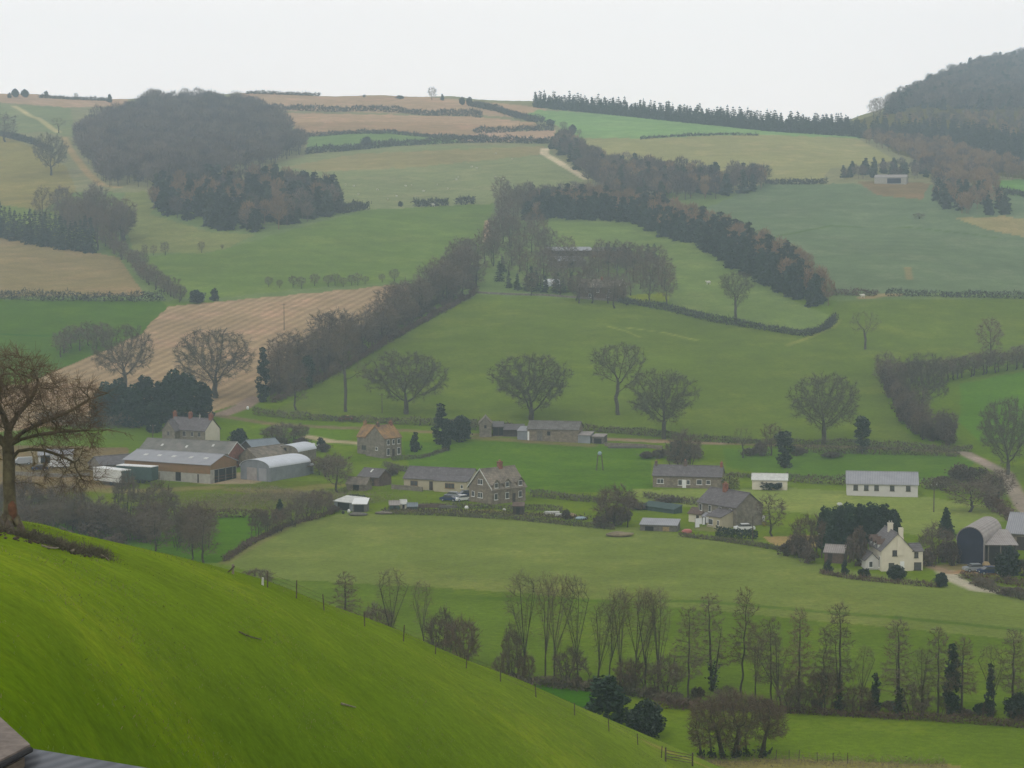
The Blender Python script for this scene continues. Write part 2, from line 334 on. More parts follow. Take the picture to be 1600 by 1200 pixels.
FIELDS = [
 # far slopes and tops
 ([(-900, 140), (2500, 140), (2500, 300), (-900, 300)], (140, 146, 130), 1600, 0),
 ([(-900, 300), (2500, 300), (2500, 470), (-900, 470)], (118, 134, 108), 1050, 0),
 ([(-900, 470), (2500, 470), (2500, 600), (-900, 600)], (108, 127, 86), 750, 0),
 ([(-900, 600), (2500, 600), (2500, 720), (-900, 720)], (102, 122, 74), 600, 0),
 ([(-900, 720), (2500, 720), (2500, 1300), (-900, 1300)], (104, 122, 68), 430, 0),
 ([(-900, 130), (200, 130), (200, 166), (110, 168), (0, 160), (-900, 160)], (168, 158, 145), 1850, 0),
 ([(-900, 163), (0, 163), (110, 168), (120, 215), (60, 205), (0, 212), (-900, 240)], (134, 146, 128), 1650, 0),
 ([(-900, 215), (0, 212), (60, 232), (105, 262), (120, 300), (60, 330), (0, 330), (-900, 330)], (139, 140, 117), 1400, 0),
 ([(0, 320), (75, 330), (130, 300), (150, 380), (0, 368)], (122, 136, 108), 1200, 0),
 ([(-900, 350), (0, 366), (60, 378), (145, 394), (185, 402), (212, 440), (228, 462), (-900, 470)], (139, 134, 113), 1000, 0),
 ([(-900, 466), (0, 468), (252, 470), (262, 480), (215, 526), (60, 590), (-900, 640)], (98, 120, 84), 850, 0),
 ([(195, 300), (260, 300), (235, 335), (330, 362), (400, 366), (340, 395), (210, 395), (190, 340)], (128, 137, 110), 1100, 0),
 ([(375, 140), (600, 145), (740, 158), (850, 168), (865, 185), (740, 180), (430, 172), (380, 160)], (168, 158, 144), 1850, 0),
 ([(425, 176), (740, 182), (850, 196), (700, 215), (520, 212), (478, 212)], (158, 148, 134), 1650, 0),
 ([(425, 176), (740, 182), (840, 192), (800, 197), (640, 190), (440, 191)], (168, 156, 141), 1700, 0),
 ([(480, 212), (600, 205), (700, 214), (720, 222), (560, 232), (480, 236)], (128, 148, 124), 1550, 0),
 ([(715, 215), (760, 205), (868, 203), (865, 220), (720, 222)], (172, 158, 144), 1600, 0),
 ([(410, 262), (480, 242), (620, 228), (855, 226), (870, 250), (915, 282), (840, 300), (770, 318), (575, 328), (530, 330), (520, 300)], (136, 146, 124), 1350, 0),
 ([(560, 240), (850, 228), (860, 240), (640, 262), (500, 268), (440, 262)], (145, 145, 124), 1400, 0),
 ([(575, 328), (770, 318), (760, 380), (640, 440), (480, 450), (300, 470), (215, 400), (330, 395), (480, 352)], (116, 134, 104), 1100, 0),
 ([(840, 172), (1000, 180), (1200, 202), (1340, 212), (1345, 218), (1180, 210), (1000, 216), (905, 216), (870, 196), (820, 180)], (135, 160, 130), 1600, 0),
 ([(905, 216), (1000, 216), (1180, 210), (1340, 216), (1402, 252), (1300, 262), (1280, 284), (1195, 282), (1000, 262), (940, 250)], (148, 152, 127), 1450, 0),
 ([(1195, 286), (1600, 290), (2500, 300), (2500, 462), (1300, 458), (1240, 405), (1090, 330)], (117, 132, 115), 1080, 0),
 ([(1340, 284), (1455, 286), (1440, 312), (1370, 305)], (133, 128, 114), 1180, 0),
 ([(1550, 282), (1610, 280), (1610, 310), (1570, 300)], (118, 146, 112), 1250, 0),
 ([(1490, 340), (1570, 338), (1610, 345), (1610, 372), (1540, 358)], (145, 143, 118), 1100, 0),
 ([(1335, 190), (1420, 160), (2500, 60), (2500, 290), (1600, 280), (1480, 262), (1400, 240)], (122, 128, 116), 1800, 0),
 ([(840, 345), (985, 348), (1085, 385), (1190, 450), (1290, 490), (1305, 495), (1270, 526), (1180, 505), (1050, 478), (1040, 400), (860, 385)], (119, 136, 104), 980, 0),
 ([(980, 462), (1045, 456), (1045, 470), (1000, 474)], (128, 140, 88), 850, 0),
 ([(745, 460), (960, 470), (1100, 500), (1270, 530), (1310, 470), (1610, 466), (1610, 560), (1380, 580), (1390, 640), (1430, 695), (1000, 682), (560, 655), (420, 650), (560, 560)], (108, 124, 88), 760, 0),
 ([(1500, 600), (1610, 578), (2500, 560), (2500, 690), (1530, 690), (1500, 660)], (99, 128, 76), 680, 0),
 # ploughed field, stripes
 ([(-900, 700), (40, 600), (217, 524), (262, 479), (640, 443), (640, 480), (560, 512), (480, 560), (400, 620), (330, 645), (150, 660), (-900, 760)], (154, 140, 119), 750, 1.0),
 # village
 ([(400, 660), (560, 662), (545, 690), (480, 700), (400, 680)], (100, 122, 72), 570, 0),
 ([(628, 690), (700, 690), (800, 690), (930, 695), (1015, 702), (1020, 768), (830, 770), (760, 755), (640, 735)], (93, 118, 72), 520, 0),
 ([(1130, 700), (1230, 700), (1530, 715), (1500, 750), (1440, 752), (1240, 748), (1135, 730)], (95, 120, 75), 530, 0),
 ([(990, 765), (1240, 762), (1440, 775), (1590, 795), (1570, 815), (1440, 838), (1240, 800), (1000, 790)], (122, 135, 86), 460, 0),
 ([(60, 740), (200, 755), (500, 752), (520, 790), (420, 800), (60, 790)], (100, 113, 70), 480, 0),
 ([(200, 808), (440, 805), (410, 830), (340, 880), (100, 880), (60, 800)], (88, 117, 62), 430, 0),
 ([(-200, 690), (200, 700), (200, 760), (-200, 800)], (120, 112, 90), 520, 0),
 ([(1190, 838), (1290, 836), (1290, 856), (1210, 852)], (150, 135, 98), 400, 0),
 ([(350, 882), (440, 825), (530, 803), (760, 806), (1000, 825), (1200, 858), (1290, 885), (1600, 930), (2500, 1000), (2500, 1000), (1600, 1000), (800, 930), (500, 920)], (114, 127, 80), 400, 0),
 ([(350, 900), (800, 925), (1600, 1000), (2500, 1060), (2500, 1130), (1600, 1112), (1200, 1105), (1060, 1100), (800, 1062), (600, 1000)], (96, 115, 62), 310, 0),
 ([(780, 1066), (930, 1080), (930, 1120), (880, 1110)], (70, 105, 48), 270, 0),
 ([(1000, 1112), (1230, 1118), (1610, 1135), (2500, 1160), (2500, 1400), (1000, 1400)], (101, 121, 56), 245, 0),
 ([(1060, 1190), (1230, 1186), (1500, 1195), (1500, 1230), (1060, 1220)], (128, 124, 80), 235, 0),
]
for poly, col, Yd, st in FIELDS: paint(poly, col, Yd, st)
# tracks, lanes, yards (world-width strips painted on the sheet as their own surface colour)
def strip(pts, width, col, Yd, blend=1.0, far=True):
    W3 = [at(x, y, far) for x, y in pts]
    for a, b in zip(W3, W3[1:]):
        d = np.array([b.x - a.x, b.y - a.y]); L = np.hypot(*d) + 1e-6
        lo, hi = min(a.y, b.y) - width * 2, max(a.y, b.y) + width * 2
        i0, i1 = np.searchsorted(rows, lo), np.searchsorted(rows, hi)
        if i1 <= i0: continue
        x = Xg[i0:i1] - a.x; y = Yg[i0:i1] - a.y
        t = np.clip((x * d[0] + y * d[1]) / L ** 2, 0, 1); dist = np.hypot(x - t * d[0], y - t * d[1])
        w = np.clip((width / 2 + .6 - dist) / 1.2, 0, 1) * blend
        if far: w = w * ~near_hill[i0:i1]
        sub = C[i0:i1]; sub[..., :3] = sub[..., :3] * (1 - w[..., None]) + albedo(col, Yd) * w[..., None]; sub[..., 3] *= (1 - w)
strip([(20, 165), (60, 185), (92, 207)], 5, (168, 168, 140), 1600)
strip([(100, 215), (125, 255), (160, 290), (185, 293)], 5, (160, 152, 128), 1400)
strip([(852, 232), (850, 240), (880, 258), (915, 279)], 6, (190, 184, 160), 1350)
strip([(762, 345), (759, 378)], 3, (165, 150, 130), 1050)
strip([(345, 648), (378, 636), (400, 622)], 6, (140, 128, 118), 600)
strip([(345, 650), (420, 662), (520, 668), (620, 672), (760, 680), (900, 684), (960, 686), (1128, 693), (1250, 696), (1420, 702), (1510, 708), (1570, 738), (1600, 790), (1650, 850)], 3.6, (122, 116, 96), 560)
strip([(480, 682), (520, 690), (560, 692), (590, 700)], 4, (160, 150, 126), 555)
strip([(940, 686), (1040, 691), (1125, 693)], 3, (150, 134, 118), 560)
strip([(1505, 707), (1568, 738), (1598, 790), (1640, 850)], 4, (148, 140, 128), 540)
strip([(330, 752), (380, 752), (395, 740)], 9, (150, 140, 118), 500)
strip([(100, 762), (200, 768), (330, 762)], 7, (128, 120, 92), 480, .7)
strip([(370, 765), (440, 768), (520, 758)], 7, (132, 124, 92), 480, .6)
strip([(620, 798), (760, 799), (900, 808)], 5, (118, 112, 84), 445, .6)
strip([(1100, 826), (1160, 832)], 5, (128, 122, 100), 430, .6)
strip([(745, 684), (830, 690), (920, 696)], 5, (128, 118, 98), 560, .7)
strip([(1500, 886), (1590, 886)], 8, (130, 118, 95), 375, .8)
strip([(1478, 893), (1490, 905), (1530, 921), (1560, 925)], 3.6, (165, 160, 140), 350)
strip([(1485, 895), (1510, 893), (1570, 898)], 3.0, (150, 125, 100), 370)
strip([(1480, 893), (1440, 880), (1420, 870)], 3, (140, 125, 105), 370)
strip([(950, 510), (980, 518), (1000, 527)], 1.2, (140, 150, 100), 780, .7)
strip([(980, 512), (1040, 520), (1090, 532)], 1.4, (142, 152, 102), 780, .7)
strip([(350, 880), (400, 850), (440, 828), (500, 805)], 2, (125, 122, 90), 410, .7)
strip([(1005, 785), (1100, 780), (1180, 790)], 2, (105, 118, 75), 450, .6)
strip([(1230, 540), (1300, 512), (1310, 500)], 2.5, (135, 143, 100), 780, .6)
strip([(1350, 465), (1400, 460)], 6, (160, 145, 120), 860, .8)
strip([(1418, 418), (1421, 436)], 3, (140, 135, 112), 950, .8)
strip([(1160, 382), (1300, 352), (1420, 355), (1560, 372)], 2.5, (104, 122, 98), 1030, .8)
strip([(0, 522), (120, 524), (180, 522)], 3, (84, 112, 68), 800, .8)
strip([(760, 935), (1100, 940), (1400, 965), (1600, 985)], 2.5, (80, 106, 52), 340, .6)
# the near hill: its own greens, lusher low on the left, yellower along the brow
a_hill = near_hill
g1, g2, g3 = albedo((82, 105, 20), 80), albedo((95, 115, 34), 130), albedo((117, 135, 62), 180)
sil = np.interp(np.clip(800 + F * Xg / Yg, -1200, 2600), TPX, T_YS); below = np.clip((PY - sil) / 330, 0, 1)
w = np.clip(.72 - below + .07 * np.sin(Xg / 6 + Yg / 17) + .05 * np.sin(Xg / 2.3 - Yg / 7), 0, 1)[..., None]
w2 = np.clip((Pg - 650) / 450, 0, 1)[..., None] * np.clip(1.1 - below * 2.4, 0, 1)[..., None]
hill = g1 * (1 - w) + (g2 * .6 + g3 * .4) * w
hill = hill * (1 - w2 * .7) + g3 * w2 * .7
C[a_hill, :3] = hill[a_hill]; C[a_hill, 3] = 0
strip([(1010, 1160), (1040, 1172), (1100, 1196), (1130, 1210)], 1.0, (150, 140, 85), 200, .8, far=False)
def near_strip_mask(): pass
nR, nC = Xg.shape
idx = np.arange(nR * nC).reshape(nR, nC)
Q = np.stack([idx[:-1, :-1], idx[:-1, 1:], idx[1:, 1:], idx[1:, :-1]], -1).reshape(-1, 4)
V = np.stack([Xg, Yg, Zg], -1).reshape(-1, 3)
def ground_mat():
    m = bpy.data.materials.new('grass and plough'); m.use_nodes = True; t = m.node_tree; L = t.links; b = t.nodes['Principled BSDF']
    b.inputs['Roughness'].default_value = .95; b.inputs['Specular IOR Level'].default_value = 0.0
    at_ = t.nodes.new('ShaderNodeAttribute'); at_.attribute_name = 'field_colour'
    tc = t.nodes.new('ShaderNodeTexCoord'); out = at_.outputs['Color']
    def scale_by(out, fac):
        vm = t.nodes.new('ShaderNodeVectorMath'); vm.operation = 'SCALE'; L.new(out, vm.inputs[0]); L.new(fac, vm.inputs['Scale']); return vm.outputs[0]
    for sc, lo, hi, det in ((.012, .86, 1.14, 5), (.09, .86, 1.14, 8), (.9, .82, 1.18, 8), (4.5, .84, 1.16, 4)):
        nz = N(t, 'ShaderNodeTexNoise', Scale=sc, Detail=float(det), Roughness=.65); L.new(tc.outputs['Object'], nz.inputs['Vector'])
        mr = N(t, 'ShaderNodeMapRange'); mr.inputs['From Min'].default_value = .3; mr.inputs['From Max'].default_value = .7
        mr.inputs['To Min'].default_value = lo; mr.inputs['To Max'].default_value = hi; L.new(nz.outputs['Fac'], mr.inputs['Value'])
        out = scale_by(out, mr.outputs[0])
    # patches of paler, yellower tussock
    nz = N(t, 'ShaderNodeTexNoise', Scale=.5, Detail=8.0, Roughness=.72); L.new(tc.outputs['Object'], nz.inputs['Vector'])
    nz2 = N(t, 'ShaderNodeTexNoise', Scale=.045, Detail=3.0); L.new(tc.outputs['Object'], nz2.inputs['Vector'])
    mu = t.nodes.new('ShaderNodeMath'); mu.operation = 'MULTIPLY'; L.new(nz.outputs['Fac'], mu.inputs[0]); L.new(nz2.outputs['Fac'], mu.inputs[1])
    mr = N(t, 'ShaderNodeMapRange'); mr.inputs['From Min'].default_value = .25; mr.inputs['From Max'].default_value = .40; mr.inputs['To Max'].default_value = .6
    L.new(mu.outputs[0], mr.inputs['Value'])
    tint = t.nodes.new('ShaderNodeVectorMath'); tint.operation = 'MULTIPLY'; tint.inputs[1].default_value = (1.5, 1.22, 1.5); L.new(out, tint.inputs[0])
    mm = t.nodes.new('ShaderNodeMix'); mm.data_type = 'RGBA'; L.new(mr.outputs[0], mm.inputs['Factor']); L.new(out, mm.inputs[6]); L.new(tint.outputs[0], mm.inputs[7]); out = mm.outputs[2]
    # furrows
    mp = t.nodes.new('ShaderNodeMapping'); mp.inputs['Rotation'].default_value = (0, 0, FURROW_ROT); L.new(tc.outputs['Object'], mp.inputs[0])
    wv = N(t, 'ShaderNodeTexWave', Scale=.314 / 4.2, Distortion=.12, Detail=2.0); wv.bands_direction = 'Y'; wv.inputs['Detail Scale'].default_value = .25
    L.new(mp.outputs[0], wv.inputs['Vector'])
    mrw = N(t, 'ShaderNodeMapRange'); mrw.inputs['To Min'].default_value = .84; mrw.inputs['To Max'].default_value = 1.10; L.new(wv.outputs['Fac'], mrw.inputs['Value'])
    stripes = scale_by(out, mrw.outputs[0])
    ms = t.nodes.new('ShaderNodeMix'); ms.data_type = 'RGBA'; L.new(at_.outputs['Alpha'], ms.inputs['Factor']); L.new(out, ms.inputs[6]); L.new(stripes, ms.inputs[7]); out = ms.outputs[2]
    L.new(out, b.inputs['Base Color'])
    nb = N(t, 'ShaderNodeTexNoise', Scale=2.2, Detail=8.0, Roughness=.7); L.new(tc.outputs['Object'], nb.inputs['Vector'])
    bp = N(t, 'ShaderNodeBump', Strength=.35, Distance=.2); L.new(nb.outputs['Fac'], bp.inputs['Height']); L.new(bp.outputs[0], b.inputs['Normal'])
    return m
fa, fb = at(400, 545, True), at(590, 452, True)
FURROW_ROT = -math.atan2(fb.y - fa.y, fb.x - fa.x)
gme = mesh_np('ground', V, Q, ground_mat(), smooth=True)
ca = gme.color_attributes.new('field_colour', 'FLOAT_COLOR', 'POINT'); ca.data.foreach_set('color', C.reshape(-1, 4).ravel())
tag(link('ground', gme), kind='structure')
# ------------------------------------------------------------------ trees
def tubes(P0, P1, R0, R1, k=4):
    P0, P1 = np.asarray(P0, float), np.asarray(P1, float); n = len(P0)
    if n == 0: return np.zeros((0, 3)), np.zeros((0, 4), int)
    d = P1 - P0; d /= np.linalg.norm(d, axis=1, keepdims=True) + 1e-9
    ref = np.where(np.abs(d[:, 2:3]) > .9, np.array([[1., 0, 0]]), np.array([[0, 0, 1.]]))
    a = np.cross(d, ref); a /= np.linalg.norm(a, axis=1, keepdims=True) + 1e-9; b = np.cross(d, a)
    an = np.arange(k) * 2 * math.pi / k
    ring = a[:, None] * np.cos(an)[None, :, None] + b[:, None] * np.sin(an)[None, :, None]
    V = np.concatenate([P0[:, None] + ring * np.asarray(R0)[:, None, None], P1[:, None] + ring * np.asarray(R1)[:, None, None]], 1)
    base = (np.arange(n) * 2 * k)[:, None]; i = np.arange(k)[None]; j = (i + 1) % k
    Q = np.stack([base + i, base + j, base + j + k, base + i + k], -1).reshape(-1, 4)
    return V.reshape(-1, 3), Q
def ribbons(P, D, L, w0, w1, rg, bend=.25):
    n = len(P); D = D / (np.linalg.norm(D, axis=1, keepdims=True) + 1e-9)
    s = np.cross(D, rg.normal(size=(n, 3))); s /= np.linalg.norm(s, axis=1, keepdims=True) + 1e-9
    E = P + D * L[:, None] + rg.normal(size=(n, 3)) * (bend * L)[:, None] * .5
    V = np.stack([P - s * w0, P + s * w0, E + s * w1, E - s * w1], 1).reshape(-1, 3)
    return V, np.arange(n * 4).reshape(n, 4)
def leaves(P, size, rg, flat=0.0):
    n = len(P); a = rg.normal(size=(n, 3)); a[:, 2] *= 1 - flat; a /= np.linalg.norm(a, axis=1, keepdims=True)
    b = np.cross(a, rg.normal(size=(n, 3))); b /= np.linalg.norm(b, axis=1, keepdims=True)
    s = (size * rg.uniform(.6, 1.4, n))[:, None]
    V = np.stack([P - a * s, P - b * s * .6, P + a * s, P + b * s * .6], 1).reshape(-1, 3)
    return V, np.arange(n * 4).reshape(n, 4)
def cat(parts):
    Vs, Qs, Ms = [], [], []; o = 0
    for p in parts:
        V, Q = p[0], p[1]; m = p[2] if len(p) > 2 else 0
        Vs.append(V); Qs.append(Q + o); Ms.append(np.full(len(Q), m) if np.isscalar(m) else m); o += len(V)
    return np.concatenate(Vs), np.concatenate(Qs), np.concatenate(Ms)
def colonize(rg, attr, starts, step, infl, kill, iters, trop=(0, 0, .05), jit=.12):
    nodes = []; par = []
    for path in starts:
        prev = path.get('parent', -1)
        for p in path['pts']:
            nodes.append(np.array(p, float)); par.append(prev); prev = len(nodes) - 1
    A = np.array(attr, float); alive = np.ones(len(A), bool)
    best = np.full(len(A), 1e9); bi = np.zeros(len(A), int); kids = {}
    new = list(range(len(nodes))); trop = np.array(trop)
    for it in range(iters):
        NN = np.array([nodes[i] for i in new]); D = np.linalg.norm(A[:, None] - NN[None], axis=2)
        j = D.argmin(1); dm = D[np.arange(len(A)), j]; up = dm < best
        best[up] = dm[up]; bi[up] = np.array(new)[j[up]]
        alive &= best > kill
        act = alive & (best < infl)
        if not act.any(): break
        new = []
        for ni in np.unique(bi[act]):
            if kids.get(ni, 0) >= 3: continue
            v = A[act & (bi == ni)] - nodes[ni]; v /= np.linalg.norm(v, axis=1, keepdims=True) + 1e-9
            d = v.mean(0); d /= np.linalg.norm(d) + 1e-9
            d = d + trop + rg.normal(size=3) * jit; d /= np.linalg.norm(d)
            nodes.append(nodes[ni] + d * step); par.append(ni); kids[ni] = kids.get(ni, 0) + 1; new.append(len(nodes) - 1)
        if not new: break
    return np.array(nodes), np.array(par)
def radii(par, base_r, e=2.3, tip=.012):
    n = len(par); acc = np.zeros(n)
    for i in range(n - 1, -1, -1):
        if acc[i] == 0: acc[i] = tip ** e
        if par[i] >= 0: acc[par[i]] += acc[i]
    r = acc ** (1 / e)
    g = math.log(base_r / tip) / math.log(max(r.max() / tip, 1.01))
    return tip * (r / tip) ** g
def env_points(rg, n, shape):    # shape: list of ellipsoids (cx,cy,cz,rx,ry,rz,weight)
    w = np.array([s[6] for s in shape]); w = w / w.sum(); out = []
    while len(out) < n:
        s = shape[rg.choice(len(shape), p=w)]
        v = rg.normal(size=3); v /= np.linalg.norm(v); r = rg.uniform(.25, 1) ** .5
        out.append((s[0] + v[0] * r * s[3], s[1] + v[1] * r * s[4], s[2] + v[2] * r * s[5]))
    return np.array(out)
def bare_tree(seed, shape, starts, base_r, n_attr=420, step=.55, infl=6, kill=.8, iters=70, trop=(0, 0, .06), tw=3, twL=1.3, tww=.028,
              split=.11, tubek=5, ivy=0, jit=.14, droop=0.0, tmax=9e9, rexp=2.3):
    """returns ((V,Q) of trunk and limbs, (V,Q,midx) of fine crown)"""
    rg = np.random.default_rng(seed)
    P, par = colonize(rg, env_points(rg, n_attr, shape), starts, step, infl, kill, iters, trop, jit)
    r = radii(par, base_r, rexp); k = par >= 0
    c = np.nonzero(k)[0]; p = par[c]; rc = r[c]; rp = np.minimum(r[p], rc * 1.5)
    big = rc >= split * base_r
    # flare at the foot
    V1, Q1 = tubes(P[p][big], P[c][big], np.where(P[p][big][:, 2] < .8, rp[big] * 1.25, rp[big]), rc[big], tubek)
    feet = [np.array(q_['pts'][0]) for q_ in starts if 'parent' not in q_]
    if len(feet) > 1:                # stems of one stool meet underground
        m_ = np.mean(feet, 0); Vb, Qb = tubes([m_] * len(feet), feet, [base_r * .8] * len(feet), [base_r * .8] * len(feet), tubek)
        Q1 = np.concatenate([Q1, Qb + len(V1)]); V1 = np.concatenate([V1, Vb])
    V2, Q2 = tubes(P[p][~big], P[c][~big], np.maximum(rp[~big], .016), np.maximum(rc[~big], .014), 3)
    fine = c[(rc < max(.16 * base_r, .05))]
    if len(fine) > tmax: fine = rg.choice(fine, int(tmax), replace=False)
    pos = np.repeat(P[fine], tw, 0); dr = np.repeat(P[fine] - P[par[fine]], tw, 0)
    dr /= np.linalg.norm(dr, axis=1, keepdims=True) + 1e-9
    cen = P[fine].mean(0); outw = pos - cen; outw /= np.linalg.norm(outw, axis=1, keepdims=True) + 1e-9
    dd = dr + rg.normal(size=dr.shape) * .75 + outw * .35 + np.array([0, 0, .12 - droop])
    L = rg.uniform(.45, 1.1, len(pos)) * twL
    V3, Q3 = ribbons(pos, dd, L, tww, tww * .35, rg)
    # side sprigs off each twig
    dn = dd / (np.linalg.norm(dd, axis=1, keepdims=True) + 1e-9)
    mid = pos + dn * (L * rg.uniform(.3, .8, len(L)))[:, None]
    V4, Q4 = ribbons(mid, dn + rg.normal(size=dn.shape) * .8, L * .55, tww * .7, tww * .25, rg)
    parts = [(V2, Q2, 0), (V3, Q3, 1), (V4, Q4, 1)]
    if ivy:
        tr = c[(rc > .2 * base_r) & (P[c][:, 2] < ivy)]
        pos = np.repeat(P[tr], 26, 0) + rg.normal(size=(len(tr) * 26, 3)) * np.array([.42, .42, .35]) * (.5 + base_r)
        parts.append((*leaves(pos, .22, rg), 2))
    return (V1, Q1), cat(parts)
def trunk_path(h, lean=(0, 0), n=6, wob=.12, rg=None, base=(0, 0)):
    rg = rg or np.random.default_rng(1); q = rg.normal(size=2) * wob
    return [{'pts': [(base[0] + lean[0] * (i / n) + q[0] * math.sin(i * 1.3), base[1] + lean[1] * (i / n) + q[1] * math.sin(i * 1.1 + .5), -.3 + (h + .3) * i / n) for i in range(n + 1)]}]
def oak_shape(w, h, fork, lop=0.0):
    r = w / 2
    return [(lop, 0, h * .66, r, r, h * .34, 5), (lop - r * .35, r * .1, h * .50, r * .62, r * .6, h * .22, 1.6), (lop + r * .4, -r * .1, h * .46, r * .6, r * .6, h * .20, 1.6), (0, 0, fork + 1.5, r * .45, r * .45, 2, .6)]
class Tree: pass
def template(name, trunk, crown, mats_t, mats_c, h, w):
    t = Tree(); t.h, t.w, t.name = h, w, name
    t.trunk = mesh_np(name + '_trunk', trunk[0], trunk[1], mats_t, smooth=True) if trunk is not None and len(trunk[1]) else None
    t.crown = mesh_np(name + '_crown', crown[0], crown[1], mats_c, crown[2]); return t
def place(t, px, py, hpx, wpx=None, label='', cat='tree', name='tree', group=None, rz=None, far=True, dz=0, seed=None, crown_name='crown', parts=True, world=None, hm=None):
    p = world if world is not None else at(px, py, far)
    h = hm if hm else hpx * p.y / F
    sz = h / t.h; sx = (wpx * p.y / F / t.w) if wpx else sz
    r_ = root(name, label, cat, p + Vector((0, 0, dz)), rz if rz is not None else random.Random(int(px * 7 + py)).uniform(0, 6.28), group)
    r_.scale = (sx, sx, sz)
    if t.trunk: link('trunk', t.trunk, r_)
    link(crown_name, t.crown, r_)
    return r_
BT = [M['bark'], M['twig'], M['ivy']]
rgs = lambda s: np.random.default_rng(s)
TREES = {}
def mk_oak(name, seed, w, h, fork, br, lop=0, n=430, tw=7, mats=None, ivy=0, **kw):
    tr, cr_ = bare_tree(seed, oak_shape(w, h, fork, lop), trunk_path(fork, rg=rgs(seed)), br, n_attr=n, tw=tw, ivy=ivy, **kw)
    TREES[name] = template(name, tr, cr_, [M['bark']], mats or [M['bark'], M['oak_twig'], M['ivy']], h, w)
mk_oak('oak_a', 11, 22, 16.5, 3.0, .62, n=800, tww=.034)
mk_oak('oak_b', 12, 21, 16.5, 2.6, .62, n=820, tww=.034)
mk_oak('oak_c', 14, 21, 17.5, 4.0, .60, .8, n=760, tww=.034)
mk_oak('oak_d', 15, 19, 18, 4.0, .60, n=900, tw=6, tww=.036)
# vase shaped oak
tr, cr_ = bare_tree(21, [(0, 0, 15, 7.2, 6.5, 4.2, 5), (-3.6, 0, 11.5, 3, 3, 2.5, 1.2), (3.6, 0, 10, 3, 3, 2.5, 1), (0, 0, 8, 1.5, 1.5, 3, .4)], trunk_path(4.5, (-.6, 0), rg=rgs(4)), .5, n_attr=620, tw=5, tww=.034)
TREES['vase'] = template('vase', tr, cr_, [M['bark']], [M['bark'], M['oak_twig'], M['ivy']], 19, 15)
# tall field tree with high crown and a side limb
tr, cr_ = bare_tree(22, [(0, 0, 19, 4.2, 4.2, 6, 5), (4.5, 0, 11, 2.6, 2, 2.5, .8), (-3, 0, 12, 2.3, 2, 2, .6)], trunk_path(9, rg=rgs(5)), .42, n_attr=520, tw=6, infl=8, tww=.034)
TREES['tall'] = template('tall', tr, cr_, [M['bark']], BT, 25, 11)
# open sparse tree
tr, cr_ = bare_tree(23, [(0, 0, 10, 5.5, 5, 4.5, 4), (-3.5, 0, 8, 2, 2, 2.5, 1), (0, 0, 6, 1, 1, 2, .4)], trunk_path(4.0, rg=rgs(6)), .38, n_attr=170, tw=3, twL=1.1)
TREES['sparse'] = template('sparse', tr, cr_, [M['bark']], BT, 14.5, 11)
# lane and hedgerow trees, upright and twiggy
for i in range(3):
    rg_ = rgs(30 + i)
    tr, cr_ = bare_tree(31 + i, [(0, 0, 8.5, 3.6, 3.6, 4.8, 4), (.8, 0, 5, 3, 3, 3, 1)], trunk_path(2.2, (rg_.uniform(-.6, .6), 0), rg=rg_), .26, n_attr=230, tw=6, step=.6, twL=1.3, tww=.046, split=.2, tubek=4)
    TREES['lane%d' % i] = template('lane%d' % i, tr, cr_, [M['bark_dark']], [M['bark'], M['twig'] if i != 1 else M['twig_warm'], M['ivy']], 13.3, 8)
# valley-bottom poplars: slim fans of fine upright shoots
for i in range(4):
    rg_ = rgs(50 + i)
    st = trunk_path(6.5, (rg_.uniform(-.5, .5), 0), rg=rg_, n=10)
    if i % 2: st += [{'pts': [(.16 + .14 * j, .1, -.2 + .95 * j) for j in range(8)]}]
    for k in range(9):               # limbs that rise in a narrow fan
        n0 = int(rg_.integers(5, 11)); p0 = np.array(st[0]['pts'][n0]); an = rg_.uniform(0, 6.28); sp = rg_.uniform(.08, .30) * (1.4 if k < 3 else 1)
        L_ = int((15.5 - p0[2]) / .6 * rg_.uniform(.6, 1)); st.append({'parent': n0, 'pts': [tuple(p0 + np.array([math.cos(an) * sp * .8 * j, math.sin(an) * sp * .6 * j, .6 * j])) for j in range(1, L_)]})
    tr, cr_ = bare_tree(51 + i, [(0, 0, 12.8, 2.6, 2.2, 4.4, 4), (0, 0, 15, 2.2, 2, 2.0, 2), (0, 0, 8.5, 1.6, 1.5, 2.5, 1)], st, .17, n_attr=330, tw=4, step=.45, trop=(0, 0, .35), twL=1.2, tww=.014, infl=3, kill=.5, split=.3, tubek=4, jit=.1)
    TREES['poplar%d' % i] = template('poplar%d' % i, tr, cr_, [M['bark_dark']], [M['bark_dark'], M['twig_warm'] if i % 2 else M['twig'], M['ivy']], 17.6, 5.6)
# alders: straight stem with tiers of short level boughs
for i in range(4):
    rg_ = rgs(60 + i); H = 15
    st = trunk_path(H - 1.2, (rg_.uniform(-.5, .5), 0), rg=rg_, n=18, wob=.1)
    if i % 2: st += [{'pts': [(.16 + .13 * j, .1, -.2 + .85 * j) for j in range(13)]}]
    sh = [(rg_.uniform(-.5, .5), 0, z, 3.2 * (1.2 - z / 18) + .4, 2.8 * (1.2 - z / 18) + .4, 1.0, 1) for z in np.arange(5.0, H, 1.1)]
    tr, cr_ = bare_tree(61 + i, sh, st, .2, n_attr=560, tw=6, step=.40, trop=(0, 0, .04), twL=.8, tww=.024, infl=3.6, kill=.6, split=.35, tubek=4, ivy=[0, 4.5, 0, 7][i])
    TREES['alder%d' % i] = template('alder%d' % i, tr, cr_, [M['bark_dark']], [M['bark_dark'], M['twig'] if i != 2 else M['twig_warm'], M['ivy']], 15.3, 6)
